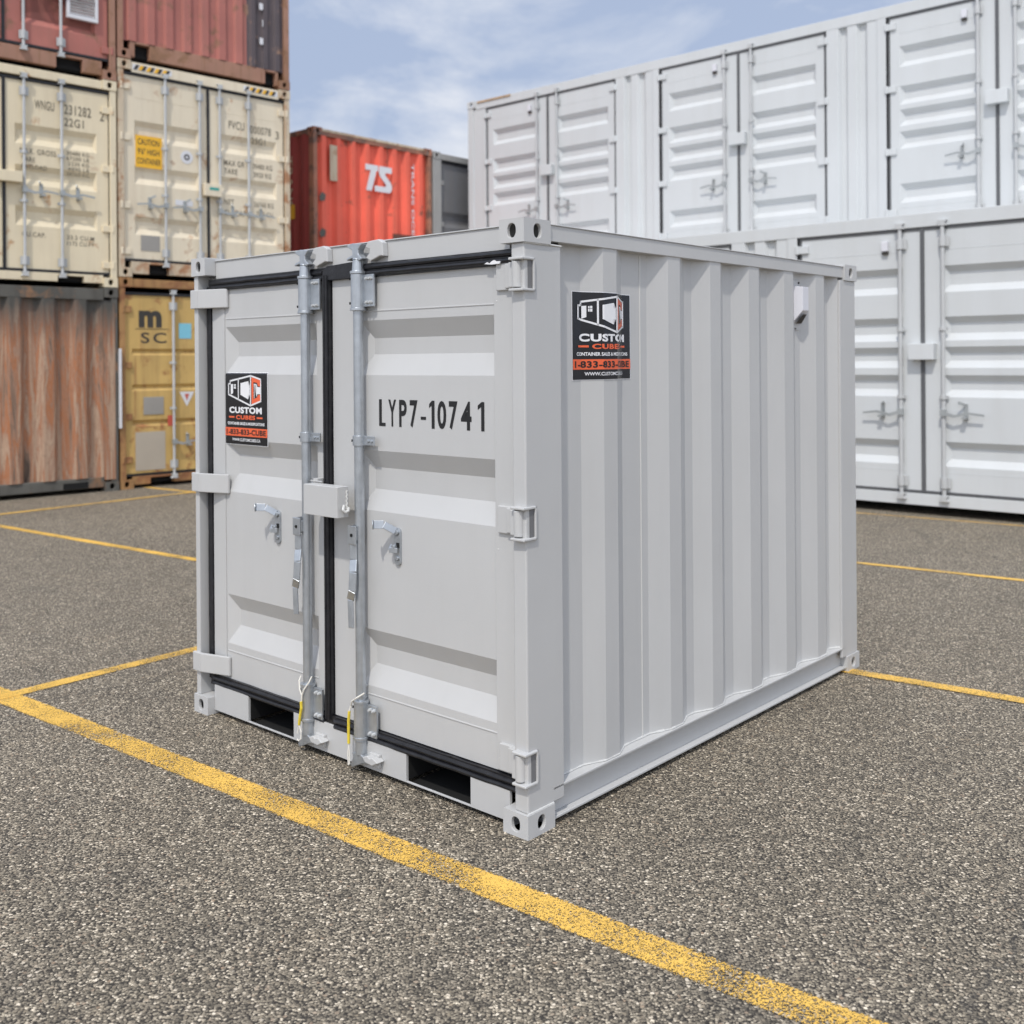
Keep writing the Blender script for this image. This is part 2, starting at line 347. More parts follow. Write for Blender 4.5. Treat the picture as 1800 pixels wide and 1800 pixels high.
def corr_sheet(prof,z0,z1,axis='x'):
    # prof: list of (u,depth); axis x: u along x, depth along +y.  axis y: u along y, depth measured on x
    m=MB(); n=len(prof)
    P=(lambda u,d,z:(u,d,z)) if axis=='x' else (lambda u,d,z:(d,u,z))
    m.add([P(u,d,z0) for u,d in prof]+[P(u,d,z1) for u,d in prof],[(i,i+1,n+i+1,n+i) for i in range(n-1)])
    return m
def corr_profile(u0,u1,proud,deep,pitch=.278,web=.068,flat=.072):
    n=max(1,round((u1-u0)/pitch)); p=(u1-u0)/n; k=p/pitch; pr=[(u0,deep)]
    for i in range(n):
        a=u0+i*p+flat*k*.5
        pr+=[(a,deep),(a+web*k,proud),(a+(web+flat)*k,proud),(a+(2*web+flat)*k,deep)]
    pr.append((u1,deep)); return pr
def trough_panel(x0,x1,z0,z1,y,tr,depth,bz,xa,xb,bxl,bxr,th=.07,crease=()):
    xs=[x0,xa,xa+bxl,xb-bxr,xb,x1]
    zs=[z0];flat=set()
    for (lo,hi) in sorted(tr):
        zs+=[lo,lo+bz,hi-bz*.85,hi]; flat|={len(zs)-3,len(zs)-2}
    zs.append(z1)
    m=MB(); nx=len(xs)
    g=[[(x,y+(depth if (j in flat and i in (2,3)) else 0),z) for i,x in enumerate(xs)] for j,z in enumerate(zs)]
    vs=[v for r in g for v in r]; fs=[]
    for j in range(len(zs)-1):
        for i in range(nx-1):
            q=[j*nx+i,j*nx+i+1,(j+1)*nx+i+1,(j+1)*nx+i]
            d=[vs[k][1]>y+1e-5 for k in q]
            if sum(d)==1:
                k=d.index(True); fs+=[(q[k],q[(k+1)%4],q[(k+2)%4]),(q[k],q[(k+2)%4],q[(k+3)%4])]
            else: fs.append(tuple(q))
    m.add(vs,fs)
    # slab edge and back
    yb=y+th
    e=MB().box(x0,x1,y,yb,z0,z1); m.add(e.v,[f for i,f in enumerate(e.f) if i!=2])
    for c in crease: m.box(xa,xb,y-.0025,y+.002,c-.003,c+.003)
    return m
def text2d(s,w,h,bold=0,spacing=1.0):
    cu=bpy.data.curves.new('t','FONT'); cu.body=s; cu.offset=bold; cu.space_character=spacing; cu.resolution_u=4
    ob=bpy.data.objects.new('t',cu); col.objects.link(ob)
    dg=bpy.context.evaluated_depsgraph_get(); dg.update()
    me=bpy.data.meshes.new_from_object(ob.evaluated_get(dg))
    vs=[tuple(v.co) for v in me.vertices]; fs=[tuple(p.vertices) for p in me.polygons]
    bpy.data.objects.remove(ob); bpy.data.curves.remove(cu); bpy.data.meshes.remove(me)
    x0=min(v[0] for v in vs);x1=max(v[0] for v in vs);y0=min(v[1] for v in vs);y1=max(v[1] for v in vs)
    return [((v[0]-x0)/(x1-x0)*w,(v[1]-y0)/(y1-y0)*h) for v in vs],fs
def textx(m,s,x0,z0,w,h,y,bold=0,spacing=1.0):
    v,f=text2d(s,w,h,bold,spacing); m.add([(x0+a,y,z0+b) for a,b in v],f); return m

# ------------------------------------------------------------------ ground and yard lines
def plane_obj(name,x0,x1,y0,y1,z,mat):
    m=MB().add([(x0,y0,z),(x1,y0,z),(x1,y1,z),(x0,y1,z)],[(0,1,2,3)]); o=m.build(name,mat); o['kind']='structure'; return o
plane_obj('asphalt_ground',-600,600,-200,900,0,M['asphalt'])
def line(p,q,w,wear,name='painted_line',z=.003):
    p=Vector((*p,z));q=Vector((*q,z)); d=q-p; l=d.length
    m=MB(); m.add([(0,-w/2,0),(l,-w/2,0),(l,w/2,0),(0,w/2,0)],[(0,1,2,3)])
    o=m.build(name,linepaint('worn_yellow_line_paint',wear,w/2)); o.location=p; o.rotation_euler=(0,0,math.atan2(d.y,d.x)); o['kind']='structure'; return o
def nd(n,s,a):  # point at normal distance n and along s for angle a
    a=R(a); return (math.cos(a)*s-math.sin(a)*n, math.sin(a)*s+math.cos(a)*n)
line(nd(2.694,-9,-38.2),nd(2.694,6,-38.2),.166,1.99)
line((-2.72,5.47),(-.55,8.1),.125,2.0,z=.0045)
line((-9.2,14.13),(-2.79,9.33),.125,1.95); line((-2.79,9.33),(9,.55),.125,1.95,z=.006)
line((-5.2,14.9),(-2.3,12.8),.11,1.9); line((-2.3,12.8),(10.5,3.45),.11,1.9,z=.0045)
line((-9.1,8.4),(-3.9,14.75),.105,1.9,z=.007)
line((2.3,13.05),(9,8.15),.06,1.9)

# ------------------------------------------------------------------ the main container
A=R(-41.62); W=2.198; D=2.857; H=2.26
near=Vector((.0461,3.8293,0)); ux=Vector((math.cos(A),math.sin(A),0)); uy=Vector((-math.sin(A),math.cos(A),0))
hero=empty('shipping_container',near-ux*W,A,'small light grey cube container in the foreground with black door gaskets and the number LYP7-10741','container')
G=M['hero']
# castings
cx,cyy,ct,cb=.118,.150,.088,.088
for (xa,xb,hx) in ((-.004,cx,'-x'),(W-cx,W+.004,'+x')):
    for (ya,yb,hy) in ((-.004,cyy,'-y'),(D-cyy,D+.004,'+y')):
        MB().casting(xa,xb,ya,yb,H-ct,H,(hx,hy)).build('corner_casting',G,hero,.0025)
        MB().casting(xa,xb,ya,yb,0,cb,(hx,hy)).build('corner_casting',G,hero,.0025)
# posts (near right: an angle of front strip and wide side plate; left: channel with front strip)
def post(pts,z0=cb,z1=H-ct):
    n=len(pts); m=MB(); m.add([(x,y,z0) for x,y in pts]+[(x,y,z1) for x,y in pts],[tuple(range(n)),tuple(range(2*n-1,n-1,-1))]+[(i,(i+1)%n,n+(i+1)%n,n+i) for i in range(n)]); return m
post([(W-.072,.010),(W-.004,.006),(W-.004,.218),(W-.020,.218),(W-.020,.15),(W-.072,.15)]).build('corner_post',G,hero,.006)
post([(.004,.006),(.038,.006),(.038,.09),(.075,.09),(.075,.15),(.020,.15),(.020,.218),(.004,.218)]).build('corner_post',G,hero,.004)
post([(W-.07,D-.15),(W-.020,D-.15),(W-.020,D-.20),(W-.004,D-.20),(W-.004,D-.004),(W-.07,D-.004)]).build('corner_post',G,hero,.004)
post([(.004,D-.20),(.02,D-.2),(.02,D-.15),(.07,D-.15),(.07,D-.004),(.004,D-.004)]).build('corner_post',G,hero,.004)
# header, with a rolled top edge
m=MB(); m.box(cx+.001,W-cx-.001,.058,.13,2.156,2.243); m.box(cx+.001,W-cx-.001,.052,.16,2.243,2.2485); m.build('door_header',G,hero,.002)
# sill with fork pockets
m=MB(); px=[(cx+.001,.405),(.76,1.512),(1.876,W-cx-.001)]
for a,b in px: m.box(a,b,.034,.048,.022,.15)
for a,b in ((.405,.76),(1.512,1.876)): m.box(a,b,.034,.042,.022,.029)
m.build('door_sill',G,hero,.0015)
for a,b in ((.405,.76),(1.512,1.876)):
    m=MB(); m.box(a-.004,a,.05,D-.1,.03,.142); m.box(a,b,.05,D-.1,.012,.016); m.box(b,b+.004,.05,D-.1,.016,.142); m.box(a,b,.06,D-.1,.142,.146); m.box(a,b,D-.5,D-.495,.03,.142); m.build('fork_pocket',M['black'],hero)
# rails
m=MB(); m.box(W-.052,W-.008,cyy+.001,D-cyy-.001,2.186,2.246); m.box(W-.052,W-.003,cyy+.001,D-cyy-.001,2.246,2.250); m.build('top_rail',G,hero,.004)
m=MB(); m.box(.006,.05,cyy+.001,D-cyy-.001,2.186,2.25); m.build('top_rail',G,hero,.004)
m=MB(); m.box(cx+.001,W-cx-.001,D-.06,D-.006,2.17,2.248); m.build('top_rail',G,hero,.004)
def brail(x1,sgn):
    m=MB(); f=lambda a,b:(min(a,b),max(a,b))
    m.box(*f(x1-sgn*.075,x1-sgn*.004),cyy+.001,D-cyy-.001,.134,.143)
    m.box(*f(x1-sgn*.045,x1-sgn*.038),cyy+.001,D-cyy-.001,.032,.134)
    m.box(*f(x1-sgn*.045,x1-sgn*.004),cyy+.001,D-cyy-.001,.023,.032)
    return m
brail(W,1).build('bottom_rail',G,hero,.0015); brail(0,-1).build('bottom_rail',G,hero,.0015)
MB().box(cx+.001,W-cx-.001,D-.06,D-.006,.03,.15).build('bottom_rail',G,hero,.0015)
# side wall
a_=[.395,.853,1.21,1.56,1.916,2.27]; b_=[.495,.963,1.31,1.665,2.025,2.38]; c_=[.585,1.055,1.40,1.762,2.122,2.478]
PR,DP=.013,.052
sprof=[(.2185,PR+.004),(.255,DP)]
for a,b,c in zip(a_,b_,c_): sprof+=[(a,DP),(b,PR),(c,PR),(c+(b-a)*.85,DP)]
sprof+=[(2.60,DP),(2.657,PR+.004)]
def sdepth(y):
    for (u0,d0),(u1,d1) in zip(sprof,sprof[1:]):
        if u0<=y<=u1: return d0+(d1-d0)*(y-u0)/(u1-u0+1e-9)
    return DP
corr_sheet([(u,W-d) for u,d in sprof],.138,2.187,'y').build('side_wall',G,hero,.006,seg=3)
corr_sheet([(u,d) for u,d in sprof],.143,2.187,'y').build('side_wall',G,hero,.006,seg=3)
corr_sheet(corr_profile(.075,W-.075,D-.012,D-.05),.15,2.17).build('end_wall',G,hero,.005)
# roof: pressed sheet with shallow ribs
prof=[(.15,2.232)]
for i in range(9): y=.3+i*.27; prof+=[(y,2.232),(y+.03,2.241),(y+.12,2.241),(y+.15,2.232)]
prof.append((D-.06,2.232)); n=len(prof)
MB().add([(.05,u,z) for u,z in prof]+[(W-.05,u,z) for u,z in prof],[(i,i+1,n+i+1,n+i) for i in range(n-1)]).build('roof',G,hero)
MB().box(.062,W-.062,.12,D-.07,.147,.16).build('floor',M['black'],hero)
# scalloped weld beads along the foot of the side wall
m=MB()
pts=[(W-d-.001,u,.147) for u,d in sprof]
for p,q in zip(pts,pts[1:]):
    k=max(1,int((Vector(q)-Vector(p)).length/.03)); 
    for i in range(k):
        a=Vector(p).lerp(Vector(q),i/k);b=Vector(p).lerp(Vector(q),(i+1)/k); m.cyl(a,b,.004+random.uniform(-.0012,.002),6)
m.build('weld_bead',M['weld'],hero,smooth=True)
m=MB(); m.tube([(W-.004,.006,H-ct-.001),(W-.002,.07,H-ct-.002),(W-.002,.16,H-ct-.001),(W-.004,.218,H-ct-.002)],.004,6); m.build('weld_bead',M['weld'],hero,smooth=True); m=MB(); m.tube([(W-.003,.004,cb+.002),(W-.002,.15,cb+.002)],.0035,6); m.build('weld_bead',M['weld'],hero,smooth=True)
m=MB(); m.box(W-DP-.0005,W-DP+.003,.80,.806,.15,2.18); m.build('wall_seam',M['weld'],hero)
# doors
DY=.058
TR=[(.365,.605),(1.11,1.365),(1.683,1.915)]
dl=trough_panel(.094,.984,.19,2.098,DY,TR,.036,.088,.205,.918,.055,.004,crease=(.328,1.955)).build('door',G,hero,.0016); dl['label']='left door with the black square sticker'
dr=trough_panel(1.032,2.118,.19,2.098,DY,TR,.036,.088,1.215,1.998,.055,.004,crease=(.328,1.955)).build('door',G,hero,.0016); dr['label']='right door with the black number'
# proud outer door stiles
MB().box(2.000,2.1175,DY-.006,DY+.001,.195,2.095).build('door_stile',G,dr,.002)
MB().box(.0945,.198,DY-.006,DY+.001,.195,2.095).build('door_stile',G,dl,.002)
# gaskets
def gask(m,pts,w,th,y):
    for (x0,z0),(x1,z1) in zip(pts,pts[1:]):
        if abs(x1-x0)>abs(z1-z0):
            k=max(1,int(abs(x1-x0)/.06)); sg=1 if x1>x0 else -1
            x0-=sg*w/2; x1+=sg*w/2; prev=None
            for i in range(k+1):
                x=x0+(x1-x0)*i/k; dz=random.uniform(-.0018,.0018); cur=(x,z0+dz)
                if prev: m.obox((prev[0],y+th/2,prev[1]),(cur[0],y+th/2,cur[1]),w,th,(0,0,1)); 
                prev=cur
        else:
            k=max(1,int(abs(z1-z0)/.08)); prev=None
            for i in range(k+1):
                z=z0+(z1-z0)*i/k; dx=random.uniform(-.0015,.0015); cur=(x0+dx,z)
                if prev: m.obox((prev[0],y+th/2,prev[1]),(cur[0],y+th/2,cur[1]),w,th,(1,0,0))
                prev=cur
def ribs(m,x0,x1,z,y,r): 
    k=int((x1-x0)/.05); p=None
    for i in range(k+1):
        q=(x0+(x1-x0)*i/k,y,z+random.uniform(-.0012,.0012))
        if p: m.cyl(p,q,r,8)
        p=q
m=MB(); gask(m,[(.073,.168),(.073,2.118)],.036,.03,.046); gask(m,[(.10,2.127),(.99,2.127)],.056,.03,.047); gask(m,[(.10,.165),(.99,.165)],.052,.03,.044)
ribs(m,.1,.98,2.135,.046,.010); ribs(m,.1,.98,2.111,.046,.009); ribs(m,.1,.98,.176,.042,.010); ribs(m,.1,.98,.152,.042,.010)
m.build('gasket',M['rubber'],dl)
m=MB(); gask(m,[(1.006,.165),(1.006,2.118)],.040,.034,.040); gask(m,[(1.03,2.127),(2.115,2.127)],.056,.03,.044); gask(m,[(1.03,.160),(2.115,.160)],.052,.03,.042)
m.prism([(.988,2.10),(1.235,2.10),(1.225,2.158),(1.19,2.168),(1.02,2.160),(.99,2.145)],.037,.05)
m.cyl((.998,.037,.17),(.998,.037,2.12),.008,8); m.cyl((1.014,.037,.17),(1.014,.037,2.12),.008,8)
ribs(m,1.24,2.115,2.140,.042,.011); ribs(m,1.24,2.115,2.113,.042,.010); ribs(m,1.05,2.115,.171,.040,.010); ribs(m,1.05,2.115,.147,.040,.011)
m.build('gasket',M['rubber'],dr)
# hinges
for zc in (2.055,1.145,.252):
    # right side: blade, knuckle pin and lugs wrapping onto the side plate
    m=MB(); m.box(2.022,2.135,DY-.018,DY+.004,zc-.052,zc+.05); m.box(2.075,2.15,DY-.028,DY-.012,zc-.046,zc+.046)
    m.cyl((W-.038,.004,zc-.048),(W-.038,.004,zc+.048),.019,20); m.box(2.12,W-.05,.0,.03,zc-.046,zc+.046)
    m.build('hinge',G,dr,.003)
    m=MB()
    for z in (zc-.062,zc+.052): m.box(W-.062,W+.006,-.018,.058,z,z+.010)
    m.box(W-.003,W+.006,.048,.058,zc-.062,zc+.062)
    m.build('hinge_lug',G,hero,.003)
    m=MB(); m.box(W-.0045,W-.0025,.024,.047,zc-.052,zc+.052); m.build('hinge_slot_shade',M['grey'],hero)  # flat grey plate, colours in the shade inside the hinge cut-out
    # left side: one bent plate across the post
    m=MB(); m.box(-.006,.06,-.010,.008,zc-.045,zc+.048); m.add([(.06,-.010,zc-.045),(.06,-.010,zc+.048),(.235,.042,zc+.048),(.235,.042,zc-.045),(.06,.008,zc-.045),(.06,.008,zc+.048),(.235,.056,zc+.048),(.235,.056,zc-.045)],[(0,1,2,3),(7,6,5,4),(0,3,7,4),(1,5,6,2),(2,6,7,3),(0,4,5,1)])
    m.build('hinge',G,dl,.004)
# lock rods
GA=M['galv']
def rod(x,yr,handle_dx,ztop):
    m=MB(); m.cyl((x,yr,.10),(x,yr,2.11),.0215,24)
    r=m.build('lock_rod',GA,hero,smooth=True)
    for (z0,z1,up) in ((1.968,2.112,1),(.155,.297,-1)):
        s=MB(); s.cyl((x,yr,z0),(x,yr,z1),.031,26); s.box(x+.004,x+.092,yr+.006,yr+.016,z0+.004,z1-.004); s.box(x-.02,x+.05,yr+.016,DY,z0+.01,z1-.01)
        for z in (z0-.012,z1+.0): s.cyl((x,yr,z),(x,yr,z+.012),.0345,24)
        s.build('rod_bracket',GA,r,.0015,smooth=False)
        for bx in (x+.055,x+.078):
            for z in (z0+.022,z1-.022): MB().cyl((bx,yr-.004,z),(bx,yr+.008,z),.0075,6).cyl((bx,yr-.009,z),(bx,yr-.003,z),.0045,8).build('bolt',M['galvwhite'],r)
        for z in (z0+.02,z1-.02): MB().cyl((x-.026,yr-.019,z),(x-.030,yr-.023,z),.0055,8).build('rivet_hole',M['black'],r)
    s=MB(); s.cyl((x,yr,1.385),(x,yr,1.428),.0275,22); s.box(x+.004,x+.092,yr+.004,yr+.010,1.387,1.426); s.box(x-.02,x+.04,yr+.01,DY,1.392,1.42); 
    for bx in (x+.055,x+.075): s.cyl((bx,yr-.002,1.406),(bx,yr+.006,1.406),.007,6)
    s.build('rod_bracket',GA,r,.0015)
    t=MB(); t.cyl((x-.021,yr-.017,1.406),(x-.025,yr-.021,1.406),.0055,8); t.build('rivet_hole',M['black'],r)
    # cams
    def cam(z,up):
        s=MB(); s.cyl((x,yr,z),(x,yr,z+up*.05),.026,20,.022); s.cyl((x,yr,z+up*.05),(x,yr,z+up*.066),.026,20,.010)
        zc=z+up*.078
        s.prism([(x-.052,zc-.030*1),(x-.020,zc-.022),(x+.030,zc-.034),(x+.046,zc-.026),(x+.022,zc-.006),(x+.022,zc+.012),(x+.044,zc+.034),(x-.012,zc+.042),(x-.050,zc+.036),(x-.046,zc+.026),(x-.018,zc+.012),(x-.016,zc-.008),(x-.054,zc-.020)],yr-.018,yr+.016)
        s.build('cam',GA,r,.003)
    cam(2.122,1)
    s=MB(); z=.155-.014; s.cyl((x,yr,z),(x,yr,z-.062),.0265,20); zc=z-.080
    s.prism([(x-.052,zc-.034),(x-.040,zc-.044),(x+.028,zc-.012),(x+.058,zc-.006),(x+.050,zc+.010),(x+.014,zc+.026),(x-.040,zc+.020),(x-.030,zc+.004)],yr-.020,yr+.016); s.build('cam',GA,r,.003)
    # handle: square hub, bent lever hanging down
    hx=x+handle_dx; yh=yr-.034
    s=MB(); s.box(hx-.024,hx+.028,yh-.004,yh+.004,.968,1.048); s.box(hx-.024,hx-.018,yh,yh+.05,.970,1.046); s.box(hx+.020,x,yh+.004,yr+.006,.985,1.035)
    s.build('handle_hub',GA,r,.004)
    s=MB(); s.cyl((hx+.002,yh-.0065,1.008),(hx+.002,yh-.003,1.008),.0075,10); s.build('rivet_hole',M['black'],r)
    s=MB(); P=[(hx+.004,yh+.006,.975),(hx+.006,yh+.004,.905),(hx+.018,yh-.010,.855),(hx+.016,yh-.014,.775),(hx-.010,yh-.002,.735),(hx-.004,yh-.002,.615)]
    for p,q,w in zip(P,P[1:],(.036,.036,.036,.034,.027)): s.obox(p,q,w,.008,(1,.25,0))
    s.build('handle',GA,r,.003)
    # keeper blocks bolted to header and sill
    s=MB(); s.prism([(x+.045,2.178),(x+.075,2.162),(x+.135,2.180),(x+.155,2.178),(x+.150,2.236),(x+.125,2.250),(x+.06,2.246),(x+.040,2.222),(x+.070,2.212),(x+.07,2.198)],.026,.0575); s.build('cam_keeper',G,hero,.004)
    s=MB(); s.prism([(x+.040,.082),(x+.055,.064),(x+.10,.060),(x+.135,.078),(x+.10,.094),(x+.085,.086),(x+.07,.094)],-.008,.0335); s.box(x+.055,x+.115,.018,.0335,.045,.10); s.build('cam_keeper',G,hero,.003)
    return r
ra=rod(.884,.022,-.030,2.2); ra['label']='left galvanised lock rod'
rb=rod(1.247,.022,-.012,2.2); rb['label']='right galvanised lock rod'
# lever hasps on the doors
def hasp(x,par):
    s=MB(); s.box(x-.018,x+.018,DY-.010,DY+.001,.915,1.035)
    for z in (.915,1.035): s.cyl((x,DY-.010,z),(x,DY+.001,z),.018,18)
    s.build('hasp_plate',M['galv'],par,.002)
    s=MB(); s.cyl((x,DY-.018,1.035),(x,DY-.008,1.035),.011,12); s.obox((x-.004,DY-.014,1.040),(x-.034,DY-.052,1.068),.030,.005,(0,.5,1)); s.obox((x-.034,DY-.052,1.068),(x-.060,DY-.085,1.070),.034,.005,(0,.3,1)); s.cyl((x-.060,DY-.085,1.070),(x-.063,DY-.088,1.070),.021,14)
    s.build('hasp_lever',M['galv'],par,.0015); s=MB()
    s.cyl((x-.008,DY-.03,.975),(x-.008,DY-.008,.975),.010,10); s.obox((x-.022,DY-.034,.962),(x+.012,DY-.02,.962),.022,.006,(0,0,1)); s.obox((x-.022,DY-.034,.962),(x-.020,DY-.022,.985),.012,.006,(1,0,0))
    s.build('hasp_catch',M['galv'],par,.0015); s=MB()
    s.cyl((x,DY-.015,.928),(x,DY-.008,.928),.010,12)
    s.build('hasp_bolt',M['galv'],par,.0015)
    s=MB(); s.box(x-.004,x+.014,DY-.0125,DY-.009,.972,.992); s.build('hasp_slot',M['black'],par)
hasp(.628,dl); hasp(1.452,dr)
# lock box across the joint
m=MB(); x0,x1,y0,y1,z0,z1=.985,1.215,-.072,-.012,1.083,1.213
m.box(x0,x1,y0,y0+.004,z0,z1); m.box(x0,x1,y0+.004,y1,z1-.004,z1); m.box(x0,x0+.004,y0+.004,y1,z0,z1-.004); m.box(x1-.004,x1,y0+.004,y1,z0,z1-.004); m.box(x0+.004,x1-.004,y1-.004,y1,z0,z1-.004)
m.box(1.055,1.10,y1,DY,1.10,1.19)
m.build('lock_box',G,dr,.004)
m=MB(); m.box(.94,1.02,-.0,.004,1.214,1.220); m.box(.955,.985,.004,DY,1.205,1.228); m.build('lock_box_catch',G,dl,.001)
m=MB(); m.tube([(x1+.002,y1-.012,1.196-.009*i) if i%2 else (x1+.004,y1-.010,1.196-.009*i) for i in range(10)],.004,6); m.tube([(x1+.006,y1-.03,1.135),(x1+.012,y1-.040,1.118),(x1+.016,y1-.03,1.108),(x1+.016,y1-.015,1.112),(x1+.012,y1-.010,1.125)],.006,8); m.build('padlock_hook',M['weld'],dr,smooth=True)
m=MB()
for z in (1.98,1.955,.36,.31): m.ball((1.243,DY-.003,z),.006,8)
for z in (2.025,1.088,.30): m.ball((2.014,DY-.004,z-.06),.004,8)
m.build('weld_spot',M['weld'],dr,smooth=True)
m=MB(); m.prism([(1.975,2.106),(1.988,2.112),(2.0,2.106),(2.012,2.114),(2.024,2.118),(2.036,2.112),(2.056,2.112),(2.052,2.103),(2.01,2.102)],.028,.034); m.build('sealant_smear',M['vinylwhite'],dr)
# number
for ch,a,b in (('L',272,322),('Y',345,405),('P',428,485),('7',508,565),('-',588,625),('1',648,685),('0',705,765),('7',783,840),('4',862,930),('1',970,1010)):
    k=.606/738; tt=(a-272)/738; fx=lambda p:1.336+(p-272)*k*(.96+.04*(p-272)/738); xa,xb=fx(a),fx(b); m=MB(); zz=1.470
    if ch=='1': m.prism([(xb-.0165,zz),(xb,zz),(xb,zz+.112),(xb-.014,zz+.112),(xa,zz+.098),(xa,zz+.082),(xb-.0165,zz+.093)],DY-.0015,DY-.0008)
    elif ch=='-': m.prism([(xa,zz+.034),(xb,zz+.034),(xb,zz+.046),(xa,zz+.046)],DY-.0015,DY-.0008)
    elif ch=='L': m.prism([(xa,zz),(xb,zz),(xb,zz+.014),(xa+.0165,zz+.014),(xa+.0165,zz+.112),(xa,zz+.112)],DY-.0015,DY-.0008)
    else:
        v,f=text2d(ch,xb-xa,.112,.026); m.add([(xa+p,DY-.0012,zz+q) for p,q in v],f)
    m.build('number_lettering',M['ink'],hero)

# stickers
LOGO_W=[((.085,.155),(.128,.150)),((.128,.112),(.622,.038)),((.128,.112),(.128,.150)),((.085,.155),(.085,.303)),((.085,.303),(.615,.452)),((.622,.038),(.858,.088)),((.858,.088),(.858,.386)),((.858,.386),(.615,.452)),((.622,.038),(.617,.452)),((.325,.084),(.325,.37))]
def sticker_parts():
    S={'black':[], 'white':[], 'orange':[], 'dark':[]}
    def seg(k,p,q,w):
        p=Vector(p);q=Vector(q);d=(q-p); d2=Vector((d.x*.345,d.y*.34)).normalized(); n=Vector((-d2.y/.345,d2.x/.34))*w/2; e=Vector((d2.x/.345,d2.y/.34))*w/2
        S[k].append(([p-e+n,q+e+n,q+e-n,p-e-n],[(0,1,2,3)]))
    def poly(k,pts): S[k].append((pts,[tuple(range(len(pts)))]))
    for p,q in LOGO_W: seg('white',p,q,.0075)
    poly('white',[(.14,.160),(.195,.155),(.195,.285),(.14,.305)])
    poly('white',[(.215,.160),(.232,.158),(.232,.182),(.215,.184)]);poly('white',[(.238,.157),(.262,.155),(.262,.181),(.238,.182)]);poly('white',[(.215,.190),(.232,.189),(.232,.222),(.215,.222)]);poly('white',[(.238,.188),(.262,.187),(.262,.222),(.238,.222)])
    poly('white',[(.378,.142),(.565,.112),(.565,.170),(.60,.170),(.60,.305),(.560,.305),(.560,.365),(.378,.305)])
    poly('orange',[(.640,.055),(.845,.098),(.845,.185),(.79,.180),(.77,.135),(.685,.125),(.685,.360),(.77,.335),(.79,.300),(.845,.298),(.845,.378),(.640,.432)])
    poly('white',[(.700,.145),(.712,.147),(.712,.345),(.700,.349)])
    poly('white',[(.712,.147),(.765,.155),(.78,.19),(.845,.195),(.845,.29),(.78,.29),(.762,.325),(.755,.325),(.755,.165),(.712,.16)])
    def txt(k,s,u0,u1,v0,v1,bold,sp=1.0):
        v,f=text2d(s,1,1,bold,sp); S[k].append(([(u0+a*(u1-u0),v1-b*(v1-v0)) for a,b in v],f))
    txt('white','CUSTOM',.10,.88,.475,.565,.045,1.08)
    txt('orange','CUBES',.26,.72,.590,.650,.04,1.1)
    seg('orange',(.10,.620),(.21,.620),.008); seg('orange',(.77,.620),(.88,.620),.008)
    txt('white','CONTAINER SALES & MODIFICATIONS',.06,.94,.687,.728,.03)
    poly('orange',[(.0,.768),(1.0,.768),(1.0,.885),(.0,.885)])
    txt('dark','1-833-833-CUBE',.03,.97,.788,.865,.03,1.05)
    txt('white','WWW.CUSTOMCUBES.CA',.17,.84,.915,.955,.02)
    return S
SP=sticker_parts()
def make_sticker(mapf,u_cuts,v_cuts,label):
    # mapf(u,v,lift)->xyz ; bisects at cuts so sheets follow the folds
    def mk(name,lst,mat,par,lift):
        bm=bmesh.new()
        for vs,fs in lst:
            bv=[bm.verts.new((p[0],p[1],0)) for p in vs]
            for f in fs:
                try: bm.faces.new([bv[i] for i in f])
                except ValueError: pass
        bmesh.ops.triangulate(bm,faces=bm.faces[:])
        for u in u_cuts: bmesh.ops.bisect_plane(bm,geom=bm.verts[:]+bm.edges[:]+bm.faces[:],plane_co=(u,0,0),plane_no=(1,0,0))
        for v in v_cuts: bmesh.ops.bisect_plane(bm,geom=bm.verts[:]+bm.edges[:]+bm.faces[:],plane_co=(0,v,0),plane_no=(0,1,0))
        for v in bm.verts: v.co=mapf(v.co.x,v.co.y,lift)
        me=bpy.data.meshes.new(name); bm.to_mesh(me); bm.free(); me.materials.append(mat)
        o=bpy.data.objects.new(name,me); col.objects.link(o); o.parent=par; return o
    base=mk('sticker',[([(-.012,-.008),(1.012,-.008),(1.012,1.008),(-.012,1.008)],[(0,1,2,3)])],M['vinylwhite'],hero,.0012)
    base['label']=label
    mk('sticker_background',[([(0,0),(1,0),(1,1),(0,1)],[(0,1,2,3)])],M['vinylblack'],base,.0022)
    mk('logo_and_lettering',SP['white'],M['vinylwhite'],base,.0042)
    mk('logo_and_lettering',SP['orange'],M['vinylorange'],base,.0034)
    mk('phone_lettering',SP['dark'],M['ink'],base,.0044)
def mapL(u,v,l):
    x=.200+u*.345; z=1.690-v*.345
    # top edge rolls back over the bevel above
    y=DY-l
    if z>1.683: y+=(z-1.683)*.45
    return (x,y,z)
make_sticker(mapL,[],[(1.690-1.683)/.345],'sticker on the left door')
def mapR(u,v,l):
    y=.342+u*.385; z=2.008-v*.345
    return (W-sdepth(y)+l*1.2,y,z)
uc=[(y-.342)/.385 for y in [s[0] for s in sprof] if .342<y<.727]
make_sticker(mapR,uc,[],'sticker folded over the side corrugation')
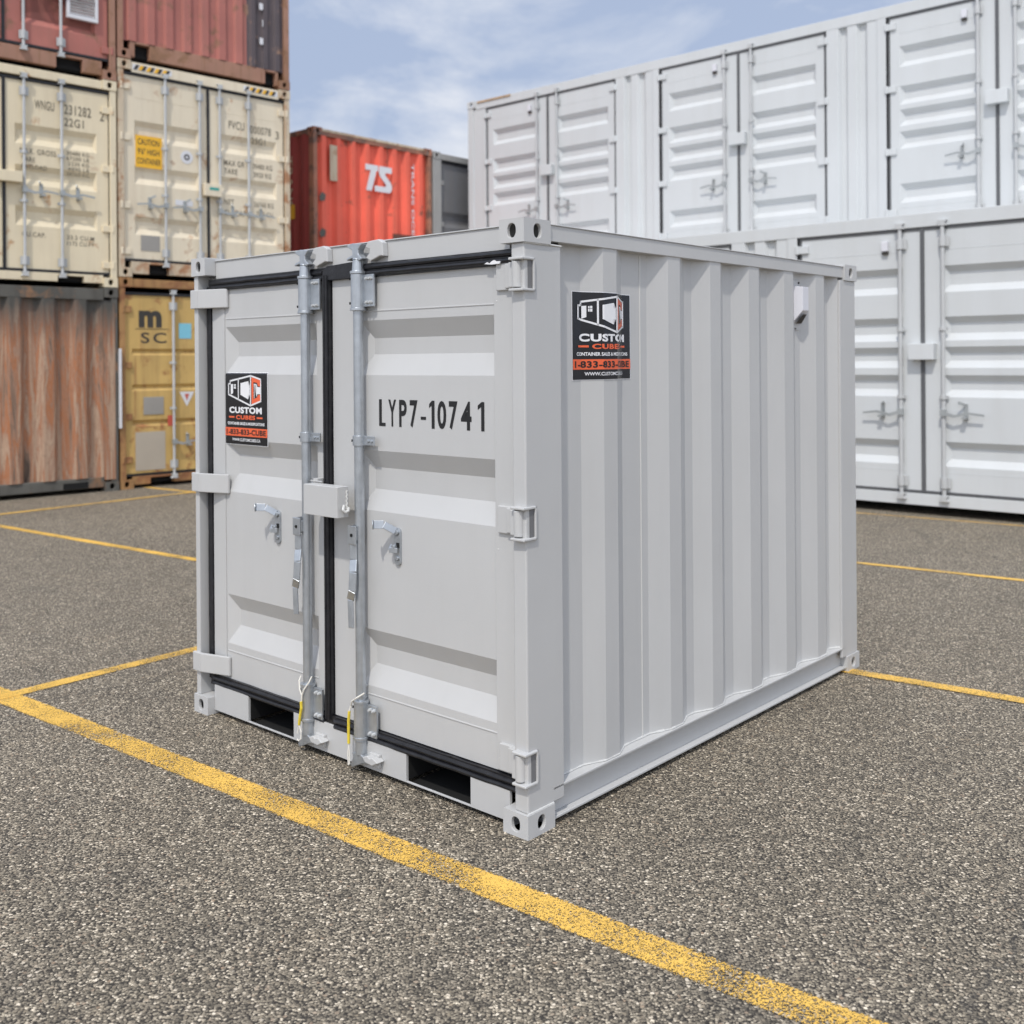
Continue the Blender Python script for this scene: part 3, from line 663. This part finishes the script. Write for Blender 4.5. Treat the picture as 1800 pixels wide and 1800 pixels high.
# side vent
yv=2.235
vent=MB().box(W-DP,W-DP+.004,2.165,2.262,1.888,2.150).build('vent',G,hero,.002)
m=MB(); X0=W-DP+.004
m.add([(X0,2.178,1.925),(X0,2.268,1.925),(X0,2.268,2.118),(X0,2.178,2.118),(X0+.055,2.190,1.990),(X0+.055,2.256,1.990),(X0+.055,2.256,2.112),(X0+.055,2.190,2.112)],[(0,1,2,3),(4,5,6,7),(0,1,5,4),(1,2,6,5),(2,3,7,6),(3,0,4,7)]); m.build('vent_hood',M['plastic'],vent,.002)
m=MB(); m.add([(X0+.012,2.192,1.927),(X0+.012,2.254,1.927),(X0+.048,2.244,1.974),(X0+.048,2.202,1.974)],[(0,1,2,3)]); m.v=[(x+.002,y,z-.004) for x,y,z in m.v]; m.build('vent_grille',M['charcoal'],vent)
m=MB()
for y in (2.185,2.25): m.ball((W-DP+.006,y,2.137),.006,8)
m.ball((W-DP+.006,2.21,1.897),.005,8); m.build('screw',M['charcoal'],vent,smooth=True)

# seals hanging on the rods (placed in world coordinates of the container)
def seal(pts,ypts,end,label):
    o=empty('cable_seal',near-ux*W,A,label,'seal','white cord seals with yellow tags')
    MB().tube(pts[0],.0032,8).build('cord',M['rope'],o,smooth=True)
    m=MB()
    for e in end: m.tube(e,.0028,8)
    m.build('cord_loop',M['rope'],o,smooth=True)
    m=MB(); m.tube(ypts,.0062,8); m.build('tag',M['tag'],o,smooth=True)
x,y=.884,.022
seal([[(x-.034,y-.012,.335),(x-.030,y-.026,.318),(x-.012,y-.037,.285),(x+.004,y-.038,.262),(x+.002,y-.038,.235),(x+.006,y-.038,.262),(x+.018,y-.036,.290),(x+.034,y-.020,.322),(x+.036,y-.006,.345)]],
     [(x+.002,y-.040,.235),(x+.006,y-.042,.205),(x-.004,y-.042,.170),(x-.010,y-.041,.145),(x-.014,y-.040,.128)],
     [[(x-.014,y-.040,.128),(x-.024,y-.042,.088)],[(x-.014,y-.040,.128),(x+.000,y-.040,.100),(x+.002,y-.042,.070),(x-.012,y-.044,.058),(x-.024,y-.043,.062)]],
     'white cord with yellow tag round the left lock rod of the grey cube')
x=1.247
seal([[(x+.034,y-.010,.345),(x+.010,y-.034,.325),(x-.020,y-.034,.305),(x-.036,y-.026,.280),(x-.042,y-.030,.258)]],
     [(x-.042,y-.030,.258),(x-.044,y-.032,.215),(x-.044,y-.033,.165),(x-.042,y-.034,.122)],
     [[(x-.042,y-.034,.122),(x-.036,y-.036,.085),(x-.030,y-.040,.040)],[(x-.042,y-.034,.122),(x-.046,y-.036,.08),(x-.038,y-.040,.034),(x-.030,y-.040,.040)]],
     'white cord with yellow tag round the right lock rod of the grey cube')

# ------------------------------------------------------------------ yard containers
def shell(root,w,d,h,mf,mw,z0=0.0,post_w=.09,rail_t=.13,rail_b=.16,cs=(.19,.19,.13),gap=.06,side=True,back=True,roofmat=None):
    m=MB(); c=cs
    for x0,x1 in ((.004,post_w),(w-post_w,w-.004)):
        for y0,y1 in ((.01,.14),(d-.14,d-.01)): m.box(x0,x1,y0,y1,c[2],h-c[2])
    for y0,y1 in ((.02,.10),(d-.10,d-.02)):
        m.box(c[0],w-c[0],y0,y1,h-rail_t,h-.015); 
    m.box(c[0],w-c[0],d-.10,d-.02,gap,rail_b)
    for x0,x1 in ((.01,.08),(w-.08,w-.01)):
        m.box(x0,x1,c[1],d-c[1],h-.10,h-.015); m.box(x0,x1,c[1],d-c[1],gap,rail_b)
    m.build('frame',mf,root,.006)
    for x0,x1,hx in ((0,c[0],'-x'),(w-c[0],w,'+x')):
        for y0,y1,hy in ((0,c[1],'-y'),(d-c[1],d,'+y')):
            MB().casting(x0,x1,y0,y1,0,c[2],(hx,hy)).build('corner_casting',mf,root,.006)
            MB().casting(x0,x1,y0,y1,h-c[2],h,(hx,hy)).build('corner_casting',mf,root,.006)
    if side:
        for x,s in ((.012,1),(w-.012,-1)):
            corr_sheet([(u,x+s*dd) for u,dd in corr_profile(.14,d-.14,.0,.04,.32,.08,.08)],rail_b,h-.10,'y').build('side_wall',mw,root)
    if back: corr_sheet(corr_profile(post_w,w-post_w,d-.02,d-.06,.32,.08,.08),rail_b,h-rail_t).build('end_wall',mw,root)
    MB().box(.07,w-.07,.10,d-.10,h-.05,h-.035).build('roof',roofmat or mw,root)
    MB().box(.07,w-.07,.10,d-.10,gap+.02,gap+.06).build('floor',M['black'],root)
def sill(root,w,mf,gap=.06,rail_b=.16,c=.19,pockets=((.45,.75),)):
    m=MB(); xs=[c]
    for a,b in pockets: xs+=[a,b]
    xs.append(w-c)
    for i in range(0,len(xs),2): m.box(xs[i],xs[i+1],.03,.12,gap,rail_b)
    for a,b in pockets: m.box(a,b,.03,.12,rail_b-.03,rail_b)
    m.build('door_sill',mf,root,.004)
    for a,b in pockets: MB().box(a,b,.125,.13,gap,rail_b-.03).build('fork_pocket',M['black'],root)
def ydoor(root,x0,x1,z0,z1,y,md,tr,rods,hinge,hz,rodm,bx=.06,mh=None,handles=1,hzz=1.0,xa=.12,xb=.10,crease=(),depth=.045,bz=.085,cent=None,hdir=None,rr=.019):
    d=trough_panel(x0,x1,z0,z1,y,tr,depth,bz,x0+xa,x1-xb,bx,bx,.06,crease).build('door',md,root,.003)
    for z in hz:
        m=MB()
        if hinge=='L': m.box(x0-.085,x0+.09,y-.03,y+.002,z-.045,z+.045); m.cyl((x0-.045,y-.035,z-.05),(x0-.045,y-.035,z+.05),.022,12)
        else: m.box(x1-.09,x1+.085,y-.03,y+.002,z-.045,z+.045); m.cyl((x1+.045,y-.035,z-.05),(x1+.045,y-.035,z+.05),.022,12)
        m.build('hinge',mh or md,d,.005)
    for i,rx in enumerate(rods):
        m=MB(); m.cyl((rx,y-.045,z0-.06),(rx,y-.045,z1+.05),rr,14)
        for z in (z0+.10,z1-.14):
            m.cyl((rx,y-.045,z-.055),(rx,y-.045,z+.055),rr*1.65,14); m.box(rx-.05,rx+.065,y-.03,y-.02,z-.055,z+.055); m.box(rx-.02,rx+.04,y-.03,y,z-.04,z+.04)
        for f in (.36,.62):
            z=z0+(z1-z0)*f; m.cyl((rx,y-.045,z-.02),(rx,y-.045,z+.02),rr*1.6,12); m.box(rx-.05,rx+.05,y-.028,y-.02,z-.018,z+.018); m.box(rx-.012,rx+.012,y-.03,y,z-.012,z+.012)
        for z,s in ((z1+.05,1),(z0-.06,-1)): m.prism([(rx-.045,z-.02),(rx+.045,z-.02),(rx+.03,z+.012),(rx+.05,z+.04),(rx-.05,z+.04),(rx-.03,z+.01)] if s>0 else [(rx-.045,z+.02),(rx+.045,z+.02),(rx+.03,z-.012),(rx+.05,z-.04),(rx-.05,z-.04),(rx-.03,z-.01)],y-.075,y-.02)
        r=m.build('lock_rod',rodm,d)
        if handles:
            s=(hdir if hdir is not None else (1 if hinge=='R' else -1)); z=z0+hzz
            m=MB(); m.obox((rx,y-.075,z),(rx+s*.12,y-.085,z-.035),.034,.012,(0,0,1)); m.obox((rx+s*.12,y-.085,z-.035),(rx+s*.27,y-.08,z+.0),.028,.012,(0,0,1)); m.obox((rx+s*.27,y-.08,z),(rx+s*.43,y-.07,z-.02),.022,.012,(0,0,1))
            m.box(rx-.03,rx+.03,y-.085,y-.035,z-.035,z+.035)
            m.build('handle',M['galvdull'],r)
            m=MB(); m.box(*sorted((rx+s*.20,rx+s*.245)),y-.012,y,z-.075,z+.10); m.obox((rx+s*.22,y-.02,z+.085),(rx+s*.17,y-.09,z+.115),.03,.01,(0,0,1)); m.box(*sorted((rx+s*.20,rx+s*.25)),y-.095,y-.01,z-.065,z-.04); m.build('handle_catch',M['galvdull'],r)
    return d

# --- long white side-door containers on the right
LW,LD,LH=15.4,2.85,3.36
pairs=[(.45,3.50),(4.38,7.31),(8.20,11.17),(12.05,15.0)]
def long_container(label,loc):
    WM=M['white']
    o=empty('side_door_container',loc,A,label,'container','long white side-door containers on the right')
    shell(o,LW,LD,LH,WM,WM,gap=.10,rail_b=.22,rail_t=.17,cs=(.20,.20,.13),post_w=.14)
    MB().box(.2,LW-.2,.025,.10,.105,.235).build('side_sill',WM,o,.004)
    # ribbed wall between the door pairs
    edges=[(.14,.45)]+[(a[1],b[0]) for a,b in zip(pairs,pairs[1:])]+[(15.0,LW-.14)]
    for e0,e1 in edges:
        if e1-e0<.4: MB().box(e0,e1,.03,.09,.235,LH-.17).build('door_jamb',WM,o,.004)
        else:
            w=e1-e0; k=w/.87
            pr=[(e0,.02),(e0+.17*k,.02),(e0+.21*k,.085),(e0+.27*k,.085),(e0+.31*k,.03),(e0+.44*k,.03),(e0+.48*k,.085),(e0+.55*k,.085),(e0+.60*k,.03),(e0+.72*k,.03),(e0+.76*k,.02),(e1,.02)]
            corr_sheet(pr,.235,LH-.17).build('ribbed_wall',WM,o,.006)
    TRS=[(.55,.82),(1.31,1.55),(1.63,1.86),(1.93,2.19),(2.46,2.75)]
    for p0,p1 in pairs:
        c=(p0+p1)/2
        hz=[.42,1.28,2.16,3.04]
        a=ydoor(o,p0+.05,c-.022,.27,3.155,.045,WM,TRS,[c-.235],'L',hz,M['galvwhite'],mh=WM,hzz=.87,xa=.13,xb=.20,crease=(2.93,.48),rr=.022,depth=.062,bz=.082)
        b=ydoor(o,c+.022,p1-.05,.27,3.155,.045,WM,TRS,[c+.235],'R',hz,M['galvwhite'],mh=WM,hzz=.87,xa=.20,xb=.13,crease=(2.93,.48),rr=.022,depth=.062,bz=.082)
        m=MB(); m.box(c-.021,c+.021,.03,.07,.25,3.18); m.box(p0+.03,p1-.03,.035,.07,3.157,3.185); m.box(p0+.03,p1-.03,.035,.07,.242,.268); m.box(p0+.012,p0+.048,.05,.07,.25,3.18); m.box(p1-.048,p1-.012,.05,.07,.25,3.18); m.build('gasket',M['seal'],o)
        m=MB(); m.box(c-.13,c+.15,-.06,.043,1.72,1.90); m.build('lock_box',WM,b,.006)
        m=MB(); m.box(c-.45,c-.375,.0,.044,2.95,3.06); m.build('vent',M['plastic'],a,.005)
        MB().box(c-.445,c-.38,.01,.044,2.915,2.945).build('vent_grille',M['charcoal'],a)
    return o
base=Vector((3.9623,12.2001,0))
fr=long_container('long white side-door container standing on the asphalt just behind the grey cube',base+ux*(-8.92)+uy*0)
b1=copy_tree(fr); b1.location=base+ux*(-9.0)+uy*2.92; b1['label']='lower white container hidden behind the front white one, carrying the upper one'
b2=copy_tree(fr); b2.location=base+ux*(-9.0)+uy*2.92+Vector((0,0,3.365)); b2['label']='upper long white side-door container against the sky, stacked behind the front white row'
stain=MB().box(.25,1.1,.004,.019,LH-.05,LH-.02).build('rust_stain',paint('tan_rust_stain',(.45,.30,.16),.8,.3,scale=5),b2)

# --- left stack
AL=R(44); lx=Vector((math.cos(AL),math.sin(AL),0)); ly=Vector((-math.sin(AL),math.cos(AL),0))
lp=Vector((-5.41288891,14.53273428,0))
GL='containers stacked in two columns on the left'
WL,WR,DL=2.93,2.75,7.1
def at(s,off,z): return lp+lx*s+ly*off+Vector((0,0,z))
# bottom left: burnt corrugated end
hL=[2.78,2.83,2.9]; zL=[0,2.79,5.63]
hR=[2.94,3.02,2.95]; zR=[0,2.95,5.985]
c=empty('rusty_container',at(-WL,0,0),AL,'burnt rust-streaked corrugated container at the bottom of the left column','container',GL)
shell(c,WL,DL,hL[0],M['sootframe'],M['rusty'],rail_t=.17)
pr=corr_profile(.09,WL-.28,.012,.085,.42,.06,.14)+[(WL-.20,.035),(WL-.09,.03)]
corr_sheet(pr,.2,hL[0]-.17).build('corrugated_wall',M['rusty'],c,.014)
MB().box(.19,WL-.19,.03,.12,.06,.20).build('bottom_rail',M['sootframe'],c,.01)
MB().box(WL-.20,WL-.045,.003,.0095,.16,hL[0]-.20).build('corner_plate',M['rusty'],c)
MB().box(WL-.75,WL-.42,.022,.029,.07,.15).build('fork_pocket',M['black'],c)
MB().box(WL+.005,WL+.035,-.03,.02,.85,1.95).build('loose_pipe',M['signwhite'],c,.006)
# middle left cream
def marks(par,items,y,mat,bold=.01):
    m=MB()
    for s,x,z,w,h in items: textx(m,s,x,z,w,h,y,bold,1.1)
    return m.build('lettering',mat,par)
c=empty('cream_container',at(-WL,0,zL[1]),AL,'cream container marked 22G1, middle of the left column with its right door showing','container',GL)
w=WL; h=hL[1]; mid=w/2
shell(c,w,DL,h,M['cream'],M['cream'],gap=.05)
sill(c,w,M['cream'],gap=.05,pockets=((.45,.80),(w-.80,w-.45)))
TRc=[(.76,1.02),(1.29,1.55),(1.82,2.08)]
for sd in (0,1):
    x0,x1=((.10,mid-.02),(mid+.02,w-.10))[sd]
    d=ydoor(c,x0,x1,.20,h-.19,.055,M['cream'],TRc,[x0+.22,x0+.70] if sd else [x1-.22,x1-.70],'R' if sd else 'L',[.30,.80,1.62,2.42] ,M['galvwhite'],mh=M['cream'],hzz=1.02,xa=.12,xb=.16,bx=.03,hdir=1 if sd else -1,crease=())
m=MB(); m.box(mid-.018,mid+.018,.035,.09,.18,h-.17); m.box(.09,w-.09,.04,.09,h-.188,h-.155); m.box(.09,w-.09,.04,.09,.165,.199); m.box(w-.098,w-.078,.045,.09,.2,h-.19); m.box(.078,.098,.045,.09,.2,h-.19); m.build('gasket',M['rubber'],c)
MB().box(mid-.16,mid+.20,-.05,.05,1.30,1.44).build('lock_box',M['cream'],c,.006)
X=mid
marks(c,[('WNGU',X+.39,2.30,.25,.12),('231282',X+.77,2.29,.36,.13),('2',X+1.25,2.27,.06,.13),('22G1',X+.77,2.13,.26,.11)],.051,M['stencil'],.008)
marks(c,[('MAX. GROSS',X+.20,1.70,.46,.07),('TARE',X+.22,1.595,.17,.06),('PAYLOAD',X+.22,1.50,.32,.06),('30480 KG',X+.80,1.75,.30,.05),('67200 LB',X+.80,1.68,.30,.05),('2220 KG',X+.82,1.61,.28,.05),('4890 LB',X+.82,1.54,.28,.05),('28260 KG',X+.80,1.47,.30,.05)],.051,M['stencil'],.004)
marks(c,[('CU.CAP.',X+.22,.62,.30,.06),('33.2 CU.M',X+.80,.62,.36,.055),('1172 CU.FT',X+.80,.54,.36,.055)],.051,M['stencil'],.004)
# top left maroon with louvred vent
c=empty('maroon_container',at(-WL,0,zL[2]),AL,'maroon container with door rods and a white louvred vent, top of the left column','container',GL)
h=hL[2]
shell(c,w,DL,h,M['maroonframe'],M['maroon'],gap=.05,rail_b=.24)
sill(c,w,M['maroonframe'],gap=.05,rail_b=.24,pockets=((.45,.80),(w-.80,w-.45)))
for sd in (0,1):
    x0,x1=((.10,mid-.02),(mid+.02,w-.10))[sd]
    d=ydoor(c,x0,x1,.29,h-.19,.055,M['maroon'],[(.56,1.1),(1.3,1.7)],[x0+.22,x0+.70] if sd else [x1-.22,x1-.70],'R' if sd else 'L',[.40,1.2,2.42] ,M['galvwhite'],mh=M['maroon'],hzz=.78,xa=.20,xb=.17,bx=.03,hdir=1 if sd else -1,depth=.06)
m=MB(); m.box(mid-.018,mid+.018,.035,.09,.27,h-.17); m.box(.09,w-.09,.04,.09,h-.188,h-.155); m.box(.09,w-.09,.04,.09,.255,.289);m.box(w-.098,w-.078,.045,.09,.2,h-.19); m.build('gasket',M['rubber'],c)
m=MB(); vx0,vx1,vz0,vz1=mid+.80,mid+1.22,.74,1.26
m.box(vx0,vx1,.0,.052,vz0,vz0+.05); m.box(vx0,vx1,.0,.052,vz1-.05,vz1); m.box(vx0,vx0+.04,.0,.052,vz0+.05,vz1-.05); m.box(vx1-.04,vx1,.0,.052,vz0+.05,vz1-.05)
v=m.build('louvre_vent',M['signwhite'],c,.004)
m=MB(); z=vz0+.07
while z<vz1-.06: m.obox((vx0+.04,.022,z),(vx1-.04,.022,z),.034,.006,(0,-1,.7)); z+=.042
m.build('louvre_slats',M['signwhite'],v)
# right column: mustard
w=WR; mid=w/2; h=hR[0]
c=empty('mustard_container',at(.025,0.02,0),AL,'weathered mustard yellow container with black m over SC, bottom of the right column','container',GL)
shell(c,w,DL,h,M['yellowframe'],M['yellow'],gap=.05,rail_b=.165)
sill(c,w,M['yellowframe'],gap=.05,rail_b=.165,pockets=((.45,.80),(w-.80,w-.45)))
TRy=[(.80,1.0),(1.33,1.52),(1.86,2.05)]
for sd in (0,1):
    x0,x1=((.10,mid-.02),(mid+.02,w-.10))[sd]
    d=ydoor(c,x0,x1,.205,h-.24,.055,M['yellow'],[(.86,.95),(1.36,1.45),(1.86,1.95)],[x1-.56] if not sd else [x0+.37],'R' if sd else 'L',[.40,1.0,1.72,2.5],M['galvwhite'],mh=M['yellowframe'],hzz=.42,xa=.10,xb=.08,bx=.02,bz=.04,hdir=1,depth=.035)
m=MB(); m.box(mid-.018,mid+.018,.035,.09,.28,h-.22); m.box(.09,w-.09,.04,.09,h-.238,h-.20); m.box(.09,w-.09,.04,.09,.17,.204); m.build('gasket',M['rubber'],c)
MB().box(.19,w-.19,.025,.028,h-.12,h-.02).build('header_plate',M['yellow'],c)
Y=.0525
m=MB(); textx(m,'m',.30,2.25,.34,.24,Y,.05); textx(m,'SC',.33,2.03,.38,.15,Y,.012,1.25); m.build('lettering',M['charcoal'],c)
m=MB(); m.box(.25,.74,Y-.001,Y,2.226,2.234); m.build('lettering',M['charcoal'],c)
MB().box(.90,1.09,Y-.002,Y+.001,2.10,2.32).build('sticker',M['signblue'],c)
MB().box(.36,.66,Y-.006,Y+.001,1.02,1.27).build('data_plate',M['signgrey'],c,.003)
MB().box(.24,.68,Y-.004,Y+.001,.24,.78).build('bare_patch',M['patch'],c)
tri=MB().prism([(.90,1.33),(1.13,1.33),(1.015,1.12)],Y-.002,Y+.001).build('warning_triangle',M['signwhite'],c)
MB().prism([(.98,1.30),(1.05,1.30),(1.015,1.20)],Y-.004,Y-.001).build('triangle_mark',M['signred'],tri)
MB().box(.72,.80,Y-.003,Y,.85,1.0).build('rust_patch',M['signred'],c)
# right column: pale cream
h=hR[1]
c=empty('cream_container',at(.025,0.02,zR[1]),AL,'pale cream container with the yellow caution sign, middle of the right column','container',GL)
shell(c,w,DL,h,M['creamframe'],M['cream2'],gap=.05,rail_b=.22)
sill(c,w,M['creamframe'],gap=.05,rail_b=.22,pockets=((.45,.75),(w-.75,w-.45)))
MB().box(.2,w-.2,.016,.0195,h-.16,h-.02).build('header_plate',M['cream2'],c)
TRc=[(.60,.86),(1.31,1.57),(1.92,2.20)]
for sd in (0,1):
    x0,x1=((.10,mid-.02),(mid+.02,w-.10))[sd]
    d=ydoor(c,x0,x1,.26,h-.20,.055,M['cream2'],TRc,([x0+.15,x0+.63] if sd else [x1-.66,x1-.13]),'R' if sd else 'L',[.36,1.0,1.95,2.66],M['galvwhite'],mh=M['cream2'],hzz=.78,xa=.16,xb=.12,bx=.03,hdir=-1 if not sd else 1,crease=(2.52,))
m=MB(); m.box(mid-.018,mid+.018,.035,.09,.24,h-.18); m.box(.09,w-.09,.04,.09,h-.198,h-.162); m.box(.09,w-.09,.04,.09,.225,.259); m.box(w-.098,w-.078,.045,.09,.26,h-.20); m.build('gasket',M['rubber'],c)
lb=MB().box(mid-.10,mid+.17,-.05,.05,1.24,1.42).build('lock_box',M['cream2'],c,.006)
MB().box(mid-.03,mid+.12,-.053,-.0505,1.33,1.37).build('lock_box_mark',M['teal'],lb)
sg=MB().box(.27,.66,.048,.054,1.55,2.0).build('caution_sign',M['signyellow'],c)
m=MB(); textx(m,'CAUTION',.30,1.87,.32,.085,.0465,.01); textx(m,'9\'6" HIGH',.30,1.735,.32,.085,.0465,.01); textx(m,'CONTAINER',.29,1.60,.35,.085,.0465,.01); m.build('lettering',M['charcoal'],sg)
rd=MB().cyl((1.04,.05,1.78),(1.04,.056,1.78),.095,24).build('round_sticker',M['signwhite'],c)
m=MB()
for i in range(8):
    a=i*math.pi/4; m.obox((1.04+.035*math.cos(a),.047,1.78+.035*math.sin(a)),(1.04+.035*math.cos(a+math.pi/4),.047,1.78+.035*math.sin(a+math.pi/4)),.02,.002,(0,0,1) if i%4 in(1,2) else (1,0,0))
m.build('ring_mark',M['charcoal'],rd)
MB().box(.86,1.13,.050,.0545,1.07,1.15).build('sticker',M['signwhite'],c)
MB().box(.34,.62,.050,.0545,.38,.60).build('data_plate',M['signgrey'],c)
X=mid+.04
marks(c,[('PVCU',X+.30,2.30,.26,.12),('000078',X+.66,2.28,.36,.12),('3',X+1.10,2.25,.06,.12),('25G1',X+.68,2.12,.24,.10)],.051,M['stencil'],.006)
marks(c,[('MAX GR',X+.22,1.74,.34,.085),('TARE',X+.22,1.62,.22,.08),('30480 KG',X+.70,1.75,.34,.075),('3920 KG',X+.72,1.62,.30,.075),('NET',X+.22,1.16,.16,.08),('CU CAP',X+.22,1.00,.36,.08),('26560 KG',X+.72,1.17,.34,.075),('76.3 CU',X+.76,1.03,.28,.07)],.051,M['stencil'],.006)
m=MB(); m2=MB(); m3=MB()
for a0 in (.22,w-.80):
    m3.box(a0,a0+.58,.012,.0155,h-.125,h-.045)
    for i in range(5):
        x=a0+.02+i*.115; (m if i%2==0 else m).add([(x,.010,h-.12),(x+.05,.010,h-.12),(x+.09,.010,h-.05),(x+.04,.010,h-.05)],[(0,1,2,3)])
hs=m3.build('hazard_strip',M['signwhite'],c); 
yy=MB()
for a0 in (.22,w-.80):
    for i in range(4):
        x=a0+.075+i*.115; yy.add([(x,.010,h-.12),(x+.05,.010,h-.12),(x+.09,.010,h-.05),(x+.04,.010,h-.05)],[(0,1,2,3)])
yy.build('hazard_stripes',M['signyellow'],hs); m.v=[(x-.01,y,z) for x,y,z in m.v]; m.build('hazard_stripes',M['charcoal'],hs)
# right column: maroon corrugated end
h=hR[2]
c=empty('maroon_container',at(.025,0.02,zR[2]),AL,'maroon corrugated container end with a dark grey strip, top of the right column','container',GL)
shell(c,w,DL,h,M['maroonframe'],M['maroon'],gap=.04,rail_b=.26)
pr=corr_profile(.09,w-.72,.02,.06,.29,.03,.11)
corr_sheet(pr,.26,h-.13).build('corrugated_wall',M['maroon'],c,.004)
pr=corr_profile(w-.72,w-.09,.02,.06,.24,.03,.08)
pw=corr_sheet(pr,.26,h-.13).build('corrugated_wall',M['darkpurple'],c,.004); pw['label']='dark grey strip of the wall'
sill(c,w,M['maroonframe'],gap=.04,rail_b=.26,pockets=((.26,.48),(w-.42,w-.24)))
m=MB()
for z in (.9,1.15,1.45,.62): m.box(w-.50+.03*math.sin(z*9),w-.46,.012,.019,z,z+.10)
m.build('lettering',M['signwhite'],c)

# --- orange and grey containers behind
AO=R(48.4); ox=Vector((math.cos(AO),math.sin(AO),0)); oy=Vector((-math.sin(AO),math.cos(AO),0))
op=Vector((-3.354,18.0,0))
GO='containers stacked far behind the grey cube'
WO=2.80; HO=2.885
def orange(z,label):
    c=empty('orange_container',op+Vector((0,0,z)),AO,label,'container',GO)
    shell(c,WO,7.1,HO,M['orangeframe'],M['orange'],side=False,roofmat=M['creamframe'])
    corr_sheet(corr_profile(.09,WO-.09,.02,.10,.315,.06,.085),.16,HO-.13).build('end_wall',M['orange'],c,.008)
    for x,s in ((.012,1),(WO-.012,-1)):
        corr_sheet([(u,x+s*dd) for u,dd in corr_profile(.14,6.96,0,.04,.32,.08,.08)],.16,HO-.10,'y').build('side_wall',M['orangeshade'],c)
    MB().box(.19,WO-.19,.03,.12,.06,.16).build('bottom_rail',M['orangeframe'],c)
    MB().box(.19,WO-.19,.012,.0195,HO-.055,HO-.014).build('top_edge',M['creamframe'],c)
    return c
oc=orange(2.89,'bright orange container with white TS letters, at the back between the two stacks')
z0=1.93
k=.78; tx=lambda p:[(1.16+a*k,z0+b*k) for a,b in p]
MB().prism(tx([(.0,.60),(.0,.47),(.16,.47),(.02,0),(.18,0),(.33,.47),(.38,.47),(.38,.60)]),.008,.0175).build('lettering',M['signwhite'],oc)
MB().prism(tx([(.80,.60),(.80,.46),(.62,.46),(.59,.42),(.62,.38),(.76,.25),(.80,.17),(.80,.08),(.74,0),(.28,0),(.28,.13),(.60,.13),(.63,.17),(.60,.21),(.44,.36),(.41,.43),(.42,.60)]),.008,.0175).build('lettering',M['signwhite'],oc)
m=MB(); m.box(.36,.52,.010,.0175,2.00,2.62); m.build('pale_patch',M['creamframe'],oc)
def vtext(m,s,x,ztop,hh,ln,y):
    v,f=text2d(s,ln,hh,.01); m.add([(x+b,y,ztop-a) for a,b in v],f)
m=MB(); vtext(m,'TRANS OCEAN',2.28,2.55,.07,1.7,.0155); m.build('lettering',M['signwhite'],oc)
MB().box(1.80,2.35,.004,.012,.55,1.20).build('dark_patch',paint('brown_repair_patch',(.12,.05,.035),.8,.3),oc)
m=MB()
for z in (1.62,1.0): m.prism([(.14,z),(.24,z+.02),(.26,z+.12),(.18,z+.16),(.12,z+.08)],.004,.012)
m.build('rust_spot',M['sootframe'],oc)
m=MB(); v,f=text2d('TRANS',.9,.16,.01); m.add([(.0085,.75-b*.9-.0,2.45-a) for a,b in v],f); m.build('lettering',M['creamframe'],oc)
MB().box(.004,.0105,.55,.85,1.35,1.6).build('yellow_sticker',M['signyellow'],oc)
oc2=empty('orange_container',op,AO,'orange container under the one lettered TS, hidden from view','container',GO)
for ch in oc.children:
    if ch.name.split('.')[0] in ('frame','corner_casting','end_wall','side_wall','roof','floor','bottom_rail'):
        c2=ch.copy(); col.objects.link(c2); c2.parent=oc2
gp=op+ox*(WO+.04)
def greyc(z,label):
    c=empty('grey_container',gp+Vector((0,0,z)),AO,label,'container',GO); w=WO; h=HO-.02; mid=w/2
    shell(c,w,7.1,h,M['greyframe'],M['grey'],gap=.05,post_w=.22)
    sill(c,w,M['greyframe'],gap=.05,pockets=((.45,.75),(w-.75,w-.45)))
    for sd in (0,1):
        x0,x1=((.23,mid-.02),(mid+.02,w-.23))[sd]
        ydoor(c,x0,x1,.22,h-.19,.075,M['grey'],[(.55,.8),(1.3,1.55),(1.95,2.2)] if 0 else [(.45,.75),(.95,1.25),(1.45,1.75)],[x1-.3] if not sd else [x0+.3],'R' if sd else 'L',[.5,1.5,2.3],M['greyframe'],mh=M['greyframe'],xa=.06,xb=.08,depth=.05)
    m=MB(); m.box(mid-.018,mid+.018,.05,.1,.2,h-.17); m.box(.22,w-.22,.05,.1,h-.188,h-.155); m.build('gasket',M['rubber'],c)
    return c
g1=greyc(2.89,'dark grey container partly hidden between the orange one and the white stack')
g2=copy_tree(g1); g2.location=gp; g2['label']='dark grey container under the other grey one, hidden from view'
